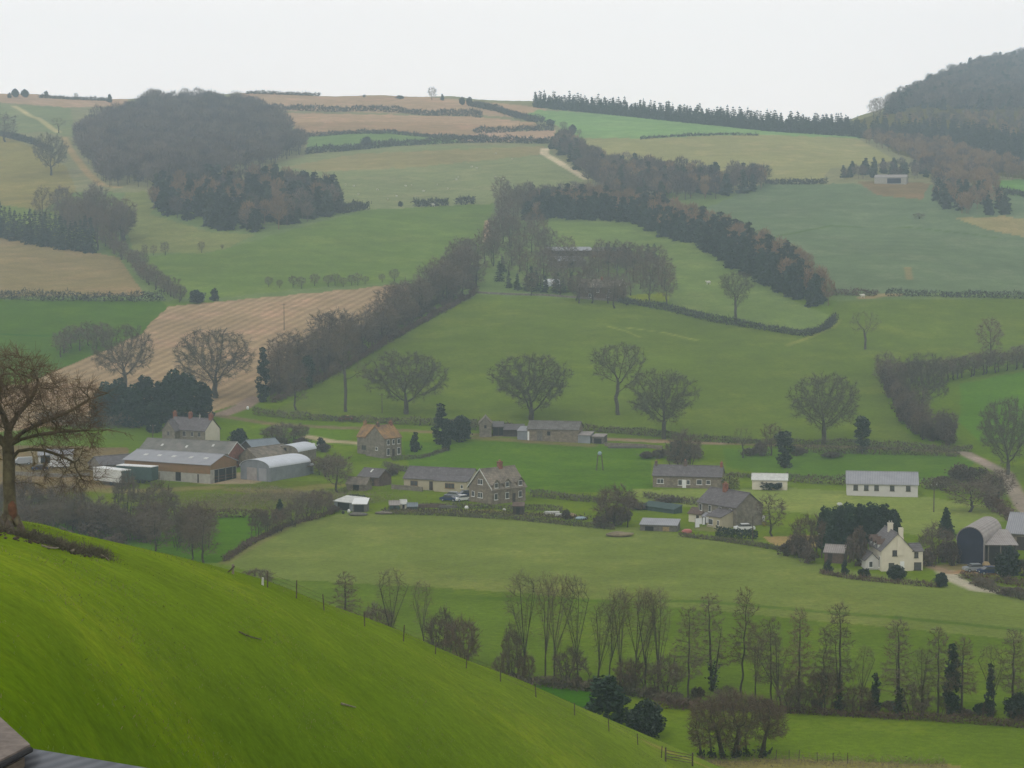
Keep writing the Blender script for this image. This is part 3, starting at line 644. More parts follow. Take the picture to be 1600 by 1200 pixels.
# many-stemmed willow clump
st = [{'pts': [(x + dx * j * .12, y, -.3 + .5 * j) for j in range(n_)]} for x, y, dx, n_ in ((-4.2, .3, -.6, 6), (-1.6, -.3, -.9, 8), (-.4, 0, .8, 9), (.3, .6, .2, 8), (2.9, -.2, 1.1, 9), (3.6, .4, .3, 7), (-2.9, .6, -.3, 6), (1.5, .5, -.4, 7))]
tr, cr_ = bare_tree(71, [(0, 0, 5.4, 6.2, 3.6, 2.5, 5), (-4, 0, 3.3, 2, 2, 2.2, 1.6), (4.6, 0, 4.0, 1.8, 2, 2, 1), (0, 0, 3, 4, 3, 2, 1)], st, .30, n_attr=1500, tw=9, step=.32, infl=3, kill=.42, twL=.85, tww=.02, split=.25, ivy=1.2, droop=.15)
TREES['willow'] = template('willow', tr, cr_, [M['bark_dark']], [M['bark_dark'], M['twig_warm'], M['ivy']], 8.2, 13)
# brushwood / scrub
for i in range(2):
    rg_ = rgs(80 + i)
    st = [{'pts': [(x, y, -.2), (x * 1.1, y, .5), (x * 1.3, y, 1.2)]} for x, y in rg_.normal(size=(7, 2)) * .9]
    tr, cr_ = bare_tree(81 + i, [(0, 0, 2.6, 2.4, 2.2, 1.9, 3)], st, .08, n_attr=260, tw=8, step=.33, infl=3, kill=.45, twL=.8, tww=.026, split=.5, tubek=3)
    TREES['scrub%d' % i] = template('scrub%d' % i, tr, cr_, [M['bark_dark']], [M['twig'], M['twig_warm'] if i else M['twig'], M['ivy']], 4.6, 5)
# evergreens
def clump_foliage(seed, shape, n_cl, per, leaf, cr_=.9, flat=0.0):
    rg = rgs(seed); cs = env_points(rg, n_cl, shape); pts = []
    for c in cs:
        k = rg.choice([.45, .7, 1.0, 1.45]) * cr_; c = c * np.array([1 + rg.normal() * .09, 1 + rg.normal() * .09, 1]); v = rg.normal(size=(per, 3)); v /= np.linalg.norm(v, axis=1, keepdims=True)
        pts.append(c + v * (rg.uniform(.35, 1, (per, 1)) ** .5) * k)
    V, Q = leaves(np.concatenate(pts), leaf, rg, flat); return V, Q, np.zeros(len(Q), int)
def mk_ever(name, seed, shape, n_cl, per, leaf, cr_, h, w, m='evergreen', tk=(.2, 2)):
    st = tubes([(0, 0, -.3), (0, 0, tk[1] * .5)], [(0, 0, tk[1] * .5), (0, 0, tk[1])], [tk[0], tk[0] * .8], [tk[0] * .8, tk[0] * .5], 6)
    TREES[name] = template(name, st, clump_foliage(seed, shape, n_cl, per, leaf, cr_), [M['bark']], [M[m]], h, w)
mk_ever('ever_round', 91, [(0, 0, 3.2, 2.2, 2.2, 2.4, 3), (0, 0, 1.5, 2.2, 2.1, 1.2, 1.4)], 130, 55, .26, .75, 6.3, 6)
mk_ever('ever_wide', 92, [(0, 0, 1.6, 2.6, 1.6, 1.2, 3)], 50, 40, .22, .6, 3.2, 6)
mk_ever('cypress', 93, [(0, 0, 1.5, .95, .95, 1.3, 1), (0, 0, 4, 1.0, 1.0, 2.4, 1.5), (0, 0, 7, .7, .7, 2.2, 1), (0, 0, 9, .35, .35, 1.2, .4)], 80, 40, .24, .5, 10.5, 3)
mk_ever('topiary', 94, [(0, 0, 1.0, 1.1, 1.1, .9, 1.5), (0, 0, 2.2, .9, .9, 1.2, 1), (0, 0, 3.4, .45, .45, .9, .5)], 60, 40, .17, .4, 4.4, 2.9)
mk_ever('ivy_tree', 95, [(0, 0, 2.5, .9, .9, 2.4, 1.2), (0, 0, 6, 1.5, 1.3, 2.4, 1.4), (.5, 0, 8.5, 1.7, 1.5, 1.2, 1), (-.9, 0, 7.6, 1.2, 1, 1, .5)], 80, 42, .26, .6, 10.2, 5, m='ivy', tk=(.3, 7))
mk_ever('leyland', 96, [(0, 0, 2.2, 1.7, 1.7, 2.0, 1.3), (0, 0, 4.8, 1.5, 1.5, 2.0, 1.2), (0, 0, 6.6, 1.1, 1.1, 1.5, .9)], 100, 42, .28, .6, 8.7, 4.3, m='conifer')
mk_ever('brown_bush', 98, [(0, 0, 1.6, 2.2, 2.0, 1.6, 3), (-1.2, 0, 1.2, 1.4, 1.2, 1.1, 1), (1.1, .3, 1.9, 1.4, 1.2, 1.3, 1)], 60, 44, .16, .6, 3.9, 6, m='brown_leaf')
mk_ever('spring_bush', 97, [(0, 0, 1.0, 1.3, 1.2, .8, 1)], 26, 40, .15, .5, 2.2, 3.4, m='yellow_bush')
def conifer_parts(seed, H, Rb, tiers, per, leafw, dens=1.0, prof=.8):
    rg = rgs(seed); P = []; D = []; L = []
    for t_ in range(tiers):
        f = t_ / tiers; z = H * (.06 + .94 * f); r = Rb * (1 - f) ** prof + .15
        n = max(4, int(per * (1 - f * .6)))
        an = rg.uniform(0, 6.28, n); P.append(np.stack([np.cos(an) * r * .1, np.sin(an) * r * .1, np.full(n, z + .1 * H / tiers)], 1))
        D.append(np.stack([np.cos(an), np.sin(an), np.full(n, -.28) + rg.normal(size=n) * .18], 1)); L.append(r * rg.uniform(.7, 1.12, n))
    P, D, L = np.concatenate(P), np.concatenate(D), np.concatenate(L)
    V1, Q1 = ribbons(P, D, L, leafw * .9, leafw * .15, rg, .15)
    k = int(len(P) * dens * 3); i = rg.integers(0, len(P), k)
    Dn = D / np.linalg.norm(D, axis=1, keepdims=True); q = P[i] + Dn[i] * (L[i] * rg.uniform(.25, 1, k))[:, None]
    V2, Q2 = leaves(q, leafw * 1.15, rg)
    V3, Q3 = ribbons(np.array([[0, 0, H * .9]] * 3), rgs(1).normal(size=(3, 3)) * .1 + np.array([0, 0, 1]), np.full(3, H * .12), .12, .02, rg, .02)
    return cat([(V1, Q1, 0), (V2, Q2, 0), (V3, Q3, 0)])
for i, (H, Rb) in enumerate(((14, 2.9), (12, 2.6), (15, 2.5))):
    TREES['spruce%d' % i] = template('spruce%d' % i, tubes([(0, 0, -.3)], [(0, 0, H * .9)], [.22], [.05], 5), conifer_parts(100 + i, H, Rb, 15, 11, .42), [M['bark']], [M['conifer_far']], H * 1.02, Rb * 2)
TREES['xmas'] = template('xmas', tubes([(0, 0, -.3)], [(0, 0, 6)], [.18], [.04], 6), conifer_parts(110, 7, 2.4, 22, 20, .26, 1.6), [M['bark']], [M['conifer']], 7.2, 4.8)
# small far templates, one mesh each
def far_bare(seed, h, r, mi, nt=330, tw=.13):
    rg = rgs(seed); c0 = np.array([0, 0, h * .62])
    n = 9; tip = env_points(rg, n, [(0, 0, h * .62, r * .7, r * .7, h * .25, 1)])
    V0, Q0 = tubes(np.concatenate([[[0, 0, -.5]], np.tile([[0, 0, h * .3]], (n, 1))]), np.concatenate([[[0, 0, h * .32]], tip]), np.concatenate([[.22], np.full(n, .12)]), np.concatenate([[.15], np.full(n, .04)]), 3)
    p = env_points(rg, nt, [(0, 0, h * .64, r, r, h * .34, 1)]); d = (p - np.array([0, 0, h * .25])); d /= np.linalg.norm(d, axis=1, keepdims=True)
    V1, Q1 = ribbons(p - d * .7, d + rg.normal(size=p.shape) * .5, rg.uniform(1.0, 2.2, nt), tw, tw * .4, rg)
    return cat([(V0, Q0, mi), (V1, Q1, mi)])
def far_conifer(seed, h, r, mi):
    V, Q, _ = conifer_parts(seed, h, r * 1.4, 9, 12, .8, 1.2, .55); return V, Q, np.full(len(Q), mi)
WOODM = [M['twig_grey'], M['larch'], M['conifer_far'], M['twig'], M['hedge_far'], M['twig_pale'], M['twig_mauve'], M['conifer_pale']]
FARB = [far_bare(200 + i, 11 + i, 4.4 + .3 * i, 0) for i in range(3)]
FARL = [far_bare(210 + i, 12, 3.4, 1, 300) for i in range(2)]
FARC = [far_conifer(220 + i, 13 - i, 2.5, 2) for i in range(3)]
def far_spire(seed, h, r, mi):
    V, Q, _ = conifer_parts(seed, h, r, 9, 10, .6, 1.1, .85); return V, Q, np.full(len(Q), mi)
FARS = [far_spire(240 + i, 15 - 2 * i, 3.0, 2) for i in range(4)]
FARW = [far_bare(230 + i, 10, 3.2, 3) for i in range(2)]
def one_mesh(name, T_, h):
    t = Tree(); t.trunk = None; t.crown = mesh_np(name, T_[0], T_[1], WOODM, T_[2]); t.h = h; t.w = h * .55; return t
FB = [one_mesh('bare_tree', T_, 11 + i) for i, T_ in enumerate(FARB)]; FL = [one_mesh('larch_tree', T_, 12) for T_ in FARL]
FC = [one_mesh('spruce_tree', T_, 13 - i) for i, T_ in enumerate(FARC)]; FS = [one_mesh('spruce_tree', T_, 15 - 2 * i) for i, T_ in enumerate(FARS)]; FW = [one_mesh('bare_tree', T_, 10) for T_ in FARW]
def place_one(t, name, label, cat_, group, w3, s, rz):
    o = link(name, t.crown); o.location = w3; o.scale = (s, s, s * 1.0); o.rotation_euler = (0, 0, rz); return tag(o, label, cat_, group)
def wood_spots(poly_px, spacing, seed, far=True):
    """evenly jittered ground points inside a photo-pixel outline dropped onto the hillside"""
    rg = rgs(seed); W3 = np.array([at(x, y, far)[:] for x, y in poly_px]); x0, y0 = W3[:, :2].min(0); x1, y1 = W3[:, :2].max(0)
    gx, gy = np.meshgrid(np.arange(x0 - 5, x1 + 5, spacing), np.arange(y0 - 5, y1 + 5, spacing)); gx = gx.ravel() + rg.uniform(-.45, .45, gx.size) * spacing; gy = gy.ravel() + rg.uniform(-.45, .45, gy.size) * spacing
    z = zt(gx, gy); k = inpoly(gx, gy, [tuple(p) for p in W3[:, :2]])
    return np.stack([gx, gy, z], 1)[k]
def merge_wood(name, spots, pick, seed, smin=.8, smax=1.2):
    rg = rgs(seed); parts = []
    for p in spots:
        V, Q, m = pick(rg, p); m = np.where(m == 0, rg.choice([0, 0, 5, 6]), np.where(m == 2, rg.choice([2, 2, 7]), m)); s = rg.uniform(smin, smax); a = rg.uniform(0, 6.28); c_, s_ = math.cos(a), math.sin(a)
        VV = V * s; VV = np.stack([VV[:, 0] * c_ - VV[:, 1] * s_, VV[:, 0] * s_ + VV[:, 1] * c_, VV[:, 2]], 1) + p
        parts.append((VV.astype(np.float32), Q, m))
    V, Q, m = cat(parts); o = link(name, mesh_np(name, V, Q, WOODM, m)); return tag(o, kind='stuff')
# ------------------------------------------------------------------ hedges
HD = 1.9
def hedge(name, label, pts, h=1.6, w=1.4, m='hedge', dens=26, tw=.05, L=.55, group=None, cat_='hedge', far=True, seed=1, gaps=0.0, leafy=0.0):
    rg = rgs(seed); W3 = [at(x, y, far) for x, y in pts]; P = []
    for a, b in zip(W3, W3[1:]):
        ln = math.hypot(b.x - a.x, b.y - a.y); n = max(2, int(ln * dens * HD)); t = rg.uniform(0, 1, n)
        nx, ny = -(b.y - a.y) / (ln + 1e-6), (b.x - a.x) / (ln + 1e-6); o = rg.normal(size=n) * w * .3
        P.append(np.stack([a.x + (b.x - a.x) * t + nx * o, a.y + (b.y - a.y) * t + ny * o], 1))
    P = np.concatenate(P)
    along = P[:, 0] * .9 + P[:, 1] * .5
    hv = h * (1.05 + .13 * np.sin(along / 2.1) + .09 * np.sin(along / .83 + 1) + .14 * np.sin(along / 7.0))
    if gaps: keep = (np.sin(along / 5.3) + np.sin(along / 2.2 + 2) > -2 + gaps * 4) ; P, hv = P[keep], hv[keep]
    z = zt(P[:, 0], P[:, 1]); zz = z - .1 + hv * rg.uniform(0, 1, len(P)) ** .8
    P3 = np.stack([P[:, 0], P[:, 1], zz], 1)
    D = rg.normal(size=P3.shape) * .8 + np.array([0, 0, .45]); tw = tw * 1.25
    k = rg.uniform(size=len(P3)) < leafy
    V1, Q1 = ribbons(P3[~k], D[~k], rg.uniform(.5, 1.3, (~k).sum()) * L, tw, tw * .4, rg)
    parts = [(V1, Q1, 0)]
    if k.any(): parts.append((*leaves(P3[k], L * .45, rg), 0))
    V, Q, mi = cat(parts); cx, cy, cz = W3[0]
    o = link(name, mesh_np(name, V - np.array([cx, cy, cz]), Q, M[m])); o.location = (cx, cy, cz)
    return tag(o, label, cat_, group)
# ------------------------------------------------------------------ buildings
def frame(p1, p2, far=True):
    a, b = at(*p1, far), at(*p2, far); return a, math.atan2(b.y - a.y, b.x - a.x), math.hypot(b.x - a.x, b.y - a.y)
def gable(x0, x1, wh, rh, off=0.0, ext=0.0):
    m = (x0 + x1) / 2; return m
def shell(par, x0, y0, L, D, wh, rh, ridge, wm, rm, wn='wall', ov=.3, thick=.14, kind='gable', roof_name='roof', base=-1.6, roof_parent=None):
    a = MB(); s_ = rh / ((D if ridge == 'x' else L) / 2)
    if ridge == 'x':   A0, A1, C0, C1, ax = x0, x0 + L, y0, y0 + D, 'x'
    else:              A0, A1, C0, C1, ax = y0, y0 + D, x0, x0 + L, 'y'
    m = (C0 + C1) / 2
    r_ = MB()
    if kind == 'gable':
        a.prism([(C0, base), (C1, base), (C1, wh), (m, wh + rh), (C0, wh)], A0, A1, ax)
        e = wh - ov * s_ + .02; t = thick
        r_.prism([(C0 - ov, e), (m, wh + rh + .02), (m, wh + rh + t + .02), (C0 - ov, e + t)], A0 - ov * .7, A1 + ov * .7, ax)
        r_.prism([(m + .002, wh + rh + .02), (C1 + ov, e), (C1 + ov, e + t), (m + .002, wh + rh + t + .02)], A0 - ov * .7, A1 + ov * .7, ax)
        r_.prism([(m - .14, wh + rh + t), (m + .14, wh + rh + t), (m + .09, wh + rh + t + .14), (m - .09, wh + rh + t + .14)], A0 - ov * .7 - .01, A1 + ov * .7 + .01, ax)
    elif kind == 'lean':           # low at C0, high at C1
        a.prism([(C0, base), (C1, base), (C1, wh + rh), (C0, wh)], A0, A1, ax)
        k = rh / (C1 - C0); t = thick
        r_.prism([(C0 - ov, wh - ov * k + .02), (C1 + .1, wh + rh + .1 * k + .02), (C1 + .1, wh + rh + .1 * k + t), (C0 - ov, wh - ov * k + t)], A0 - ov * .5, A1 + ov * .5, ax)
    elif kind == 'barrel':
        n = 14; r0 = (C1 - C0) / 2
        arc = [(m - r0 * math.cos(math.pi * i / n), wh + rh * math.sin(math.pi * i / n)) for i in range(n + 1)]
        a.prism([(C0, base), (C1, base)] + [(q[0], q[1]) for q in reversed(arc)], A0, A1, ax)
        for i in range(n):
            p, q = arc[i], arc[i + 1]; k = 1.0 + .012
            f = lambda u, g: (m + (u[0] - m) * g, wh + (u[1] - wh) * g + .01)
            r_.prism([f(p, 1.005), f(q, 1.005), f(q, 1.03), f(p, 1.03)], A0 - ov * .5, A1 + ov * .5, ax)
    w = a.build(wn, wm, par); r = r_.build(roof_name, rm, roof_parent if roof_parent is not None else par)
    return w, r
def face(f, L, D, u, z, w, h, d0, d1, x0=0, y0=0):
    """a box lying on a wall face, from d0 to d1 proud of it"""
    b = MB()
    if f == 'f': b.box(u - w / 2, y0 - d1, z - h / 2, u + w / 2, y0 - d0, z + h / 2)
    elif f == 'b': b.box(u - w / 2, y0 + D + d0, z - h / 2, u + w / 2, y0 + D + d1, z + h / 2)
    elif f == 'r': b.box(x0 + L + d0, u - w / 2, z - h / 2, x0 + L + d1, u + w / 2, z + h / 2)
    elif f == 'l': b.box(x0 - d1, u - w / 2, z - h / 2, x0 - d0, u + w / 2, z + h / 2)
    return b
def window(par, f, L, D, u, z, w, h, fm='white', pm='glass', x0=0, y0=0, bars=1):
    b = face(f, L, D, u, z, w + .16, h + .16, -.05, .05, x0, y0)
    nb = max(1, int(round(w / .8)))
    for i in range(1, nb):
        q = face(f, L, D, u - w / 2 + w * i / nb, z, .07, h, .05, .10, x0, y0); b.add(q.v, q.f)
    q = face(f, L, D, u, z - h / 2 - .10, w + .35, .10, .05, .14, x0, y0); b.add(q.v, q.f)
    o = b.build('window', M[fm], par); face(f, L, D, u, z, w, h, .051, .075, x0, y0).build('pane', M[pm], o)
    return o
def chimney(par, x, y, z0, z1, w=.7, d=.5, m='red_brick', pots=1, potm='terracotta'):
    b = MB(); b.box(x - w / 2, y - d / 2, z0, x + w / 2, y + d / 2, z1 - .15); b.box(x - w / 2 - .07, y - d / 2 - .07, z1 - .15, x + w / 2 + .07, y + d / 2 + .07, z1)
    o = b.build('chimney', M[m], par)
    for i in range(pots):
        c = MB(); xx = x + (i - (pots - 1) / 2) * w / max(pots, 1); c.cyl((xx, y, z1 + .003), (xx, y, z1 + .42), .13, .1, 8); c.build('chimney_pot', M[potm], o)
    return o
def house(name, label, cat_, p1, p2, D, wh, rh, wm, rm, ridge='x', wins=(), doors=(), chims=(), lights=(), kind='gable', ov=.3, L=None, far=True, group=None):
    p, rot, l0 = frame(p1, p2, far); L = L or l0
    r = root(name, label, cat_, p, rot, group)
    w, rf = shell(r, 0, 0, L, D, wh, rh, ridge, M[wm], M[rm], kind=kind, ov=ov)
    for q in wins:
        f, u, z, ww, hh = q[:5]; fm = q[5] if len(q) > 5 else 'white'; pm = q[6] if len(q) > 6 else 'glass'
        u = u * (L if f in 'fb' else D); window(r, f, L, D, u, z, ww, hh, fm, pm)
    for q in doors:
        f, u, z, ww, hh, m = q; u = u * (L if f in 'fb' else D); o = face(f, L, D, u, z, ww, hh, -.03, .07).build('door_or_shade_panel', M[m], r)  # near-black ones are flat panels painted as the shade of an opening
    for q in chims:
        x, y, top, ww, dd, m, pots = q; chimney(r, x * L, y * D, wh + .4 * rh, wh + rh + top, ww, dd, m, pots)
    for (u, v, ww, dd) in lights:     # roof lights on the front slope
        s_ = rh / (D / 2); b = MB(); y0, y1 = v * D / 2, v * D / 2 + dd
        z = lambda y: wh + s_ * y + .165
        b.add([(u * L - ww / 2, y0, z(y0)), (u * L + ww / 2, y0, z(y0)), (u * L + ww / 2, y1, z(y1)), (u * L - ww / 2, y1, z(y1)),
               (u * L - ww / 2, y0, z(y0) + .05), (u * L + ww / 2, y0, z(y0) + .05), (u * L + ww / 2, y1, z(y1) + .05), (u * L - ww / 2, y1, z(y1) + .05)],
              [(0, 3, 2, 1), (4, 5, 6, 7), (0, 1, 5, 4), (1, 2, 6, 5), (2, 3, 7, 6), (3, 0, 4, 7)]); b.build('skylight', M['white_dirty'], rf)
    r['L'] = L; return r, L, w, rf
def wing(r, x0, y0, L, D, wh, rh, ridge, wm, rm, kind='gable', ov=.25, name='wing', wins=()):
    w, rf = shell(r, x0, y0, L, D, wh, rh, ridge, M[wm], M[rm], wn=name, kind=kind, ov=ov, roof_name='roof')
    rf.parent = w
    for q in wins:
        f, u, z, ww, hh = q[:5]; u = (x0 + u * L) if f in 'fb' else (y0 + u * D); fm = q[5] if len(q) > 5 else 'white'
        window(r, f, L, D, u, z, ww, hh, fm, 'glass', x0, y0)
    return w
# ------------------------------------------------------------------ the farm on the left
r, L, _, _ = house('stone_farmhouse', 'grey stone farmhouse with cream gable end and three red chimneys behind the long barn', 'farmhouse', (262, 699), (335, 706), 7.2, 5.2, 2.9, 'stone_grey', 'slate', L=12.6,
    wins=[('f', .45, 4.1, 1.0, 1.3, 'concrete'), ('f', .66, 4.1, .8, 1.1, 'concrete'), ('f', .85, 4.1, .9, 1.2, 'concrete'), ('f', .45, 1.5, 1.0, 1.4, 'concrete'), ('f', .85, 1.5, 1.0, 1.4, 'concrete')],
    doors=[('f', .62, 1.0, 1.0, 2.1, 'timber_dark')],
    chims=[(.42, .5, 1.5, .9, .8, 'red_brick', 2), (.965, .5, 1.4, .9, 1.1, 'red_brick', 2)])
face('r', L, 7.2, 3.6, 2.6, 6.9, 5.2, .003, .03).build('cream_gable_render', M['cream'], r)
o = MB(); o.prism([(.12, 5.18), (7.08, 5.18), (3.6, 8.0)], L + .003, L + .03, 'x'); o.build('cream_gable_render', M['cream'], r)
wing(r, -.2, -2.2, 4.2, 3.0, 5.0, 2.6, 'y', 'stone_grey', 'slate', wins=[('f', .5, 4.2, .6, .9, 'timber_grey')])
wing(r, -3.6, 3.2, 4.4, 5.5, 4.8, 2.6, 'y', 'stone', 'slate')
chimney(r, -.4, 4.2, 6.0, 9.6, .9, .8, 'red_brick', 2)
chimney(r, 8.4, 3.6, 8.0, 9.0, .3, .3, 'concrete', 1, 'concrete')
r, L, _, _ = house('long_stone_barn', 'long low barn with weathered grey sheet roof and red brick gable, beside the cattle shed', 'barn', (218, 724), (357, 734), 8.5, 3.7, 2.5, 'stone', 'asbestos',
    wins=[('r', .5, 1.2, .9, 1.2, 'timber_grey', 'dark')], doors=[('r', .2, 1.0, 1.1, 2.1, 'timber_dark')], lights=[(.22, .35, .6, .8), (.5, .3, .6, .8), (.78, .5, .6, .8)])
o = MB(); o.prism([(.1, -.5), (8.4, -.5), (8.4, 3.66), (4.25, 6.05), (.1, 3.66)], L + .003, L + .04, 'x'); o.build('brick_gable', M['red_brick'], r)
b = MB(); b.prism([(-.35, 3.45), (4.25, 6.2), (4.25, 6.45), (-.35, 3.7)], L + .22, L + .3, 'x'); b.prism([(4.26, 6.2), (8.85, 3.45), (8.85, 3.7), (4.26, 6.45)], L + .22, L + .3, 'x'); b.build('bargeboard', M['white_dirty'], r)
# cattle shed
r, L, _, _ = house('cattle_shed', 'big cattle shed with brown boarded walls and five bright skylights in its pale roof', 'shed', (195, 745), (329, 756), 11, 4.5, 1.9, 'concrete', 'sheet_grey', ov=.5,
    lights=[(.17, .45, 1.1, .9), (.33, .45, 1.1, .9), (.50, .45, 1.1, .9), (.70, .45, 1.1, .9), (.87, .45, 1.1, .9)])
face('f', L, 11, L / 2, 3.3, L - .1, 2.3, .003, .09).build('cladding', M['timber'], r)
o = MB(); o.prism([(.02, 3.2), (10.98, 3.2), (10.98, 4.45), (5.5, 6.36), (.02, 4.45)], L + .003, L + .09, 'x'); o.build('cladding', M['timber'], r)
face('r', L, 11, 6.2, 1.4, 9.0, 3.3, .003, .02).build('painted_bay_shade', M['dark'], r)  # flat panel on the wall, shade of the open gable put into its colour
for u in (3.2, 6.2, 9.2): face('r', L, 11, u, 1.4, .28, 3.5, .021, .2).build('post', M['timber_grey'], r)
for z in (.6, 1.3): face('r', L, 11, 6.2, z, 9, .12, .021, .12).build('rail', M['rust'], r)
face('f', L, 11, L * .63, 1.2, 1.6, 2.5, .003, .06).build('door_or_shade_panel', M['dark'], r)
face('f', L, 11, L * .28, .9, 7.5, 1.9, .003, .05).build('block_wall', M['stone_grey'], r)
face('f', L, 11, L * .86, .9, .3, 2.1, .003, .2).build('downpipe', M['timber_dark'], r)
# lower grey sheds left of it
house('slate_shed', 'low shed with blue grey slate roof left of the cattle shed', 'shed', (158, 738), (212, 732), 7, 1.8, 1.8, 'stone_grey', 'slate')
house('pale_shed', 'pale roofed low building half hidden behind the big bare tree', 'shed', (60, 724), (114, 722), 6, 2.2, 1.0, 'white_dirty', 'sheet_grey', doors=[('f', .2, 1.0, 2.4, 2.0, 'dark')])
r, rot, l0 = None, 0, 0
def trailer(name, label, p1, p2, H, wd, sidem, endm, topm):
    p, rot, L = frame(p1, p2); r = root(name, label, 'trailer', p, rot)
    b = MB(); b.box(0, 0, .9, L, wd, .9 + H); b.build('body', M[sidem], r)
    b = MB(); b.box(-.05, -.05, .9 + H + .003, L + .05, wd + .05, .9 + H + .16); b.build('top', M[topm], r)
    face('r', L, wd, wd / 2, .9 + H / 2, wd - .1, H - .1, .003, .05).build('end_panel', M[endm], r)
    b = MB(); b.box(.2, .3, .68, L - .2, wd - .3, .9); b.build('chassis', M['timber_dark'], r)
    for x in (L * .62, L * .62 + 1.3):
        for y in (-.02, wd - .28):
            c = MB(); c.cyl((x, y, .48), (x, y + .3, .48), .48, .48, 14); w = c.build('wheel', M['black'], r)
    return r
trailer('livestock_trailer', 'white sheeted trailer with dark green end beside the scrub', (146, 755), (190, 762), 3.0, 2.9, 'white_dirty', 'green_sheet', 'white')
trailer('box_trailer', 'dark green box trailer with white top, just right of the white sheeted one', (182, 753), (237, 757), 3.2, 3.0, 'green_sheet', 'green_sheet', 'white')
# sheds right of the long barn
house('blue_roofed_shed', 'shed with pale blue grey roof and dark open gable right of the brick gable', 'shed', (374, 719), (396, 724), 9, 3.6, 1.9, 'timber_dark', 'sheet_blue', ridge='y', doors=[('f', .5, 1.4, 3.4, 2.8, 'dark')])
house('stone_tiled_barn', 'old barn with mottled stone tile roof behind the silver barn', 'barn', (402, 733), (456, 722), 6.5, 2.9, 2.2, 'stone', 'stone_tile', ov=.4)
r, L, _, rf = house('silver_barn', 'large silver barn with rounded bright metal roof at the farm', 'barn', (422, 753), (484, 742), 9.5, 3.5, 1.8, 'tin_wall', 'tin_bright', kind='barrel', ov=.6)
face('l', L, 9.5, 5.8, 1.6, 3.2, 3.3, .003, .08).build('door_or_shade_panel', M['tin_old'], r)
face('l', L, 9.5, 2.3, 1.6, 2.4, 3.2, .003, .08).build('door_or_shade_panel', M['sheet_grey'], r)
wing(r, L + .02, 1.0, 2.8, 7.5, 2.3, 1.3, 'x', 'tin_wall', 'tin_bright', kind='barrel', name='lean_to')
r, L, _, rf = house('rounded_shed', 'smaller shed with curved silver roof behind the large silver barn', 'shed', (466, 724), (494, 716), 7, 3.0, 1.7, 'stone_grey', 'tin_bright', kind='barrel')
face('l', L, 8, 4, 3.6, .8, .8, .003, .06).build('vent', M['dark'], r)
# ------------------------------------------------------------------ middle of the village
r, L, _, _ = house('lichened_cottage', 'tall stone cottage with orange lichened tile roof and white windows', 'cottage', (572, 712), (603, 717), 6.6, 5.2, 3.0, 'stone_grey', 'orange_tile', ridge='y', ov=.3, L=7.0,
    wins=[('r', .22, 4.0, .9, 1.2), ('r', .52, 4.0, .7, 1.1), ('r', .83, 4.0, .9, 1.2), ('r', .22, 1.4, 1.0, 1.7), ('r', .83, 1.4, 1.0, 1.7), ('f', .58, 2.2, .7, .7)], doors=[('r', .52, 1.0, .9, 2.1, 'timber_dark')])
wing(r, -4.6, 1.2, 4.7, 5.2, 5.0, 2.9, 'x', 'stone_grey', 'orange_tile', wins=[('f', .55, 2.0, 1.6, 1.2, 'timber_grey')])
chimney(r, 3.5, 1.0, 7.2, 9.1, .8, .7, 'brown_brick', 1); chimney(r, 3.5, 6.0, 7.2, 9.1, .9, .7, 'red_brick', 2); chimney(r, -4.1, 3.8, 7.0, 8.9, .6, .9, 'orange_tile', 1)
r, L, _, _ = house('beige_bungalow', 'long beige bungalow with dark slate roof and dark red garage end', 'bungalow', (631, 764), (733, 770), 8, 2.7, 2.3, 'beige', 'slate', ridge='x', ov=.35,
    wins=[('f', .16, 1.5, 1.8, 1.1, 'timber')], doors=[('f', .42, 1.1, .9, 2.1, 'timber_dark'), ('r', .45, 1.2, 4.2, 2.4, 'brown_brick')])
wing(r, L * .5, -1.5, L * .5 - .02, 3, 2.6, .9, 'x', 'beige', 'slate', kind='lean', wins=[('f', .48, 1.5, 2.3, 1.1, 'timber'), ('f', .85, 1.4, .5, .7)])
r, L, _, _ = house('dormer_house', 'stone house with pale bargeboards, gabled dormers and a single red chimney', 'house', (733, 783), (776, 790), 10.5, 3.5, 4.2, 'stone', 'stone_tile', ridge='y', ov=.35, L=8.0,
    wins=[('f', .5, 4.9, 1.5, 1.1), ('f', .5, 1.8, 1.5, 1.1), ('f', .18, 1.9, .8, 1.1), ('r', .12, 1.7, .9, 1.3), ('r', .45, 1.7, .9, 1.3), ('r', .84, 1.7, .9, 1.3)], doors=[('r', .65, 1.0, .9, 2.1, 'timber_dark')])
b = MB(); b.prism([(-.38, 3.2), (4.0, 7.75), (4.0, 8.02), (-.38, 3.5)], -.33, -.26, 'y'); b.prism([(4.01, 7.75), (8.38, 3.2), (8.38, 3.5), (4.01, 8.02)], -.33, -.26, 'y'); b.build('bargeboard', M['white_dirty'], r)
for u in (1.3, 4.7, 8.8):
    d = MB(); d.prism([(u - 1.0, 3.4), (u + 1.0, 3.4), (u + 1.0, 4.6), (u, 5.6), (u - 1.0, 4.6)], 5.2, 8.06, 'x'); dd = d.build('dormer', M['stone'], r)
    e_ = MB(); e_.prism([(u - 1.25, 4.42), (u, 5.66), (u, 5.8), (u - 1.25, 4.56)], 5.0, 8.3, 'x'); e_.prism([(u + .004, 5.66), (u + 1.25, 4.42), (u + 1.25, 4.56), (u + .004, 5.8)], 5.0, 8.3, 'x'); e_.build('dormer_roof', M['stone_tile'], dd)
    window(dd, 'r', 8.06, 10, u, 4.3, .9, 1.0)
chimney(r, 4.0, 6.0, 7.0, 9.2, .8, 1.1, 'red_brick', 2)
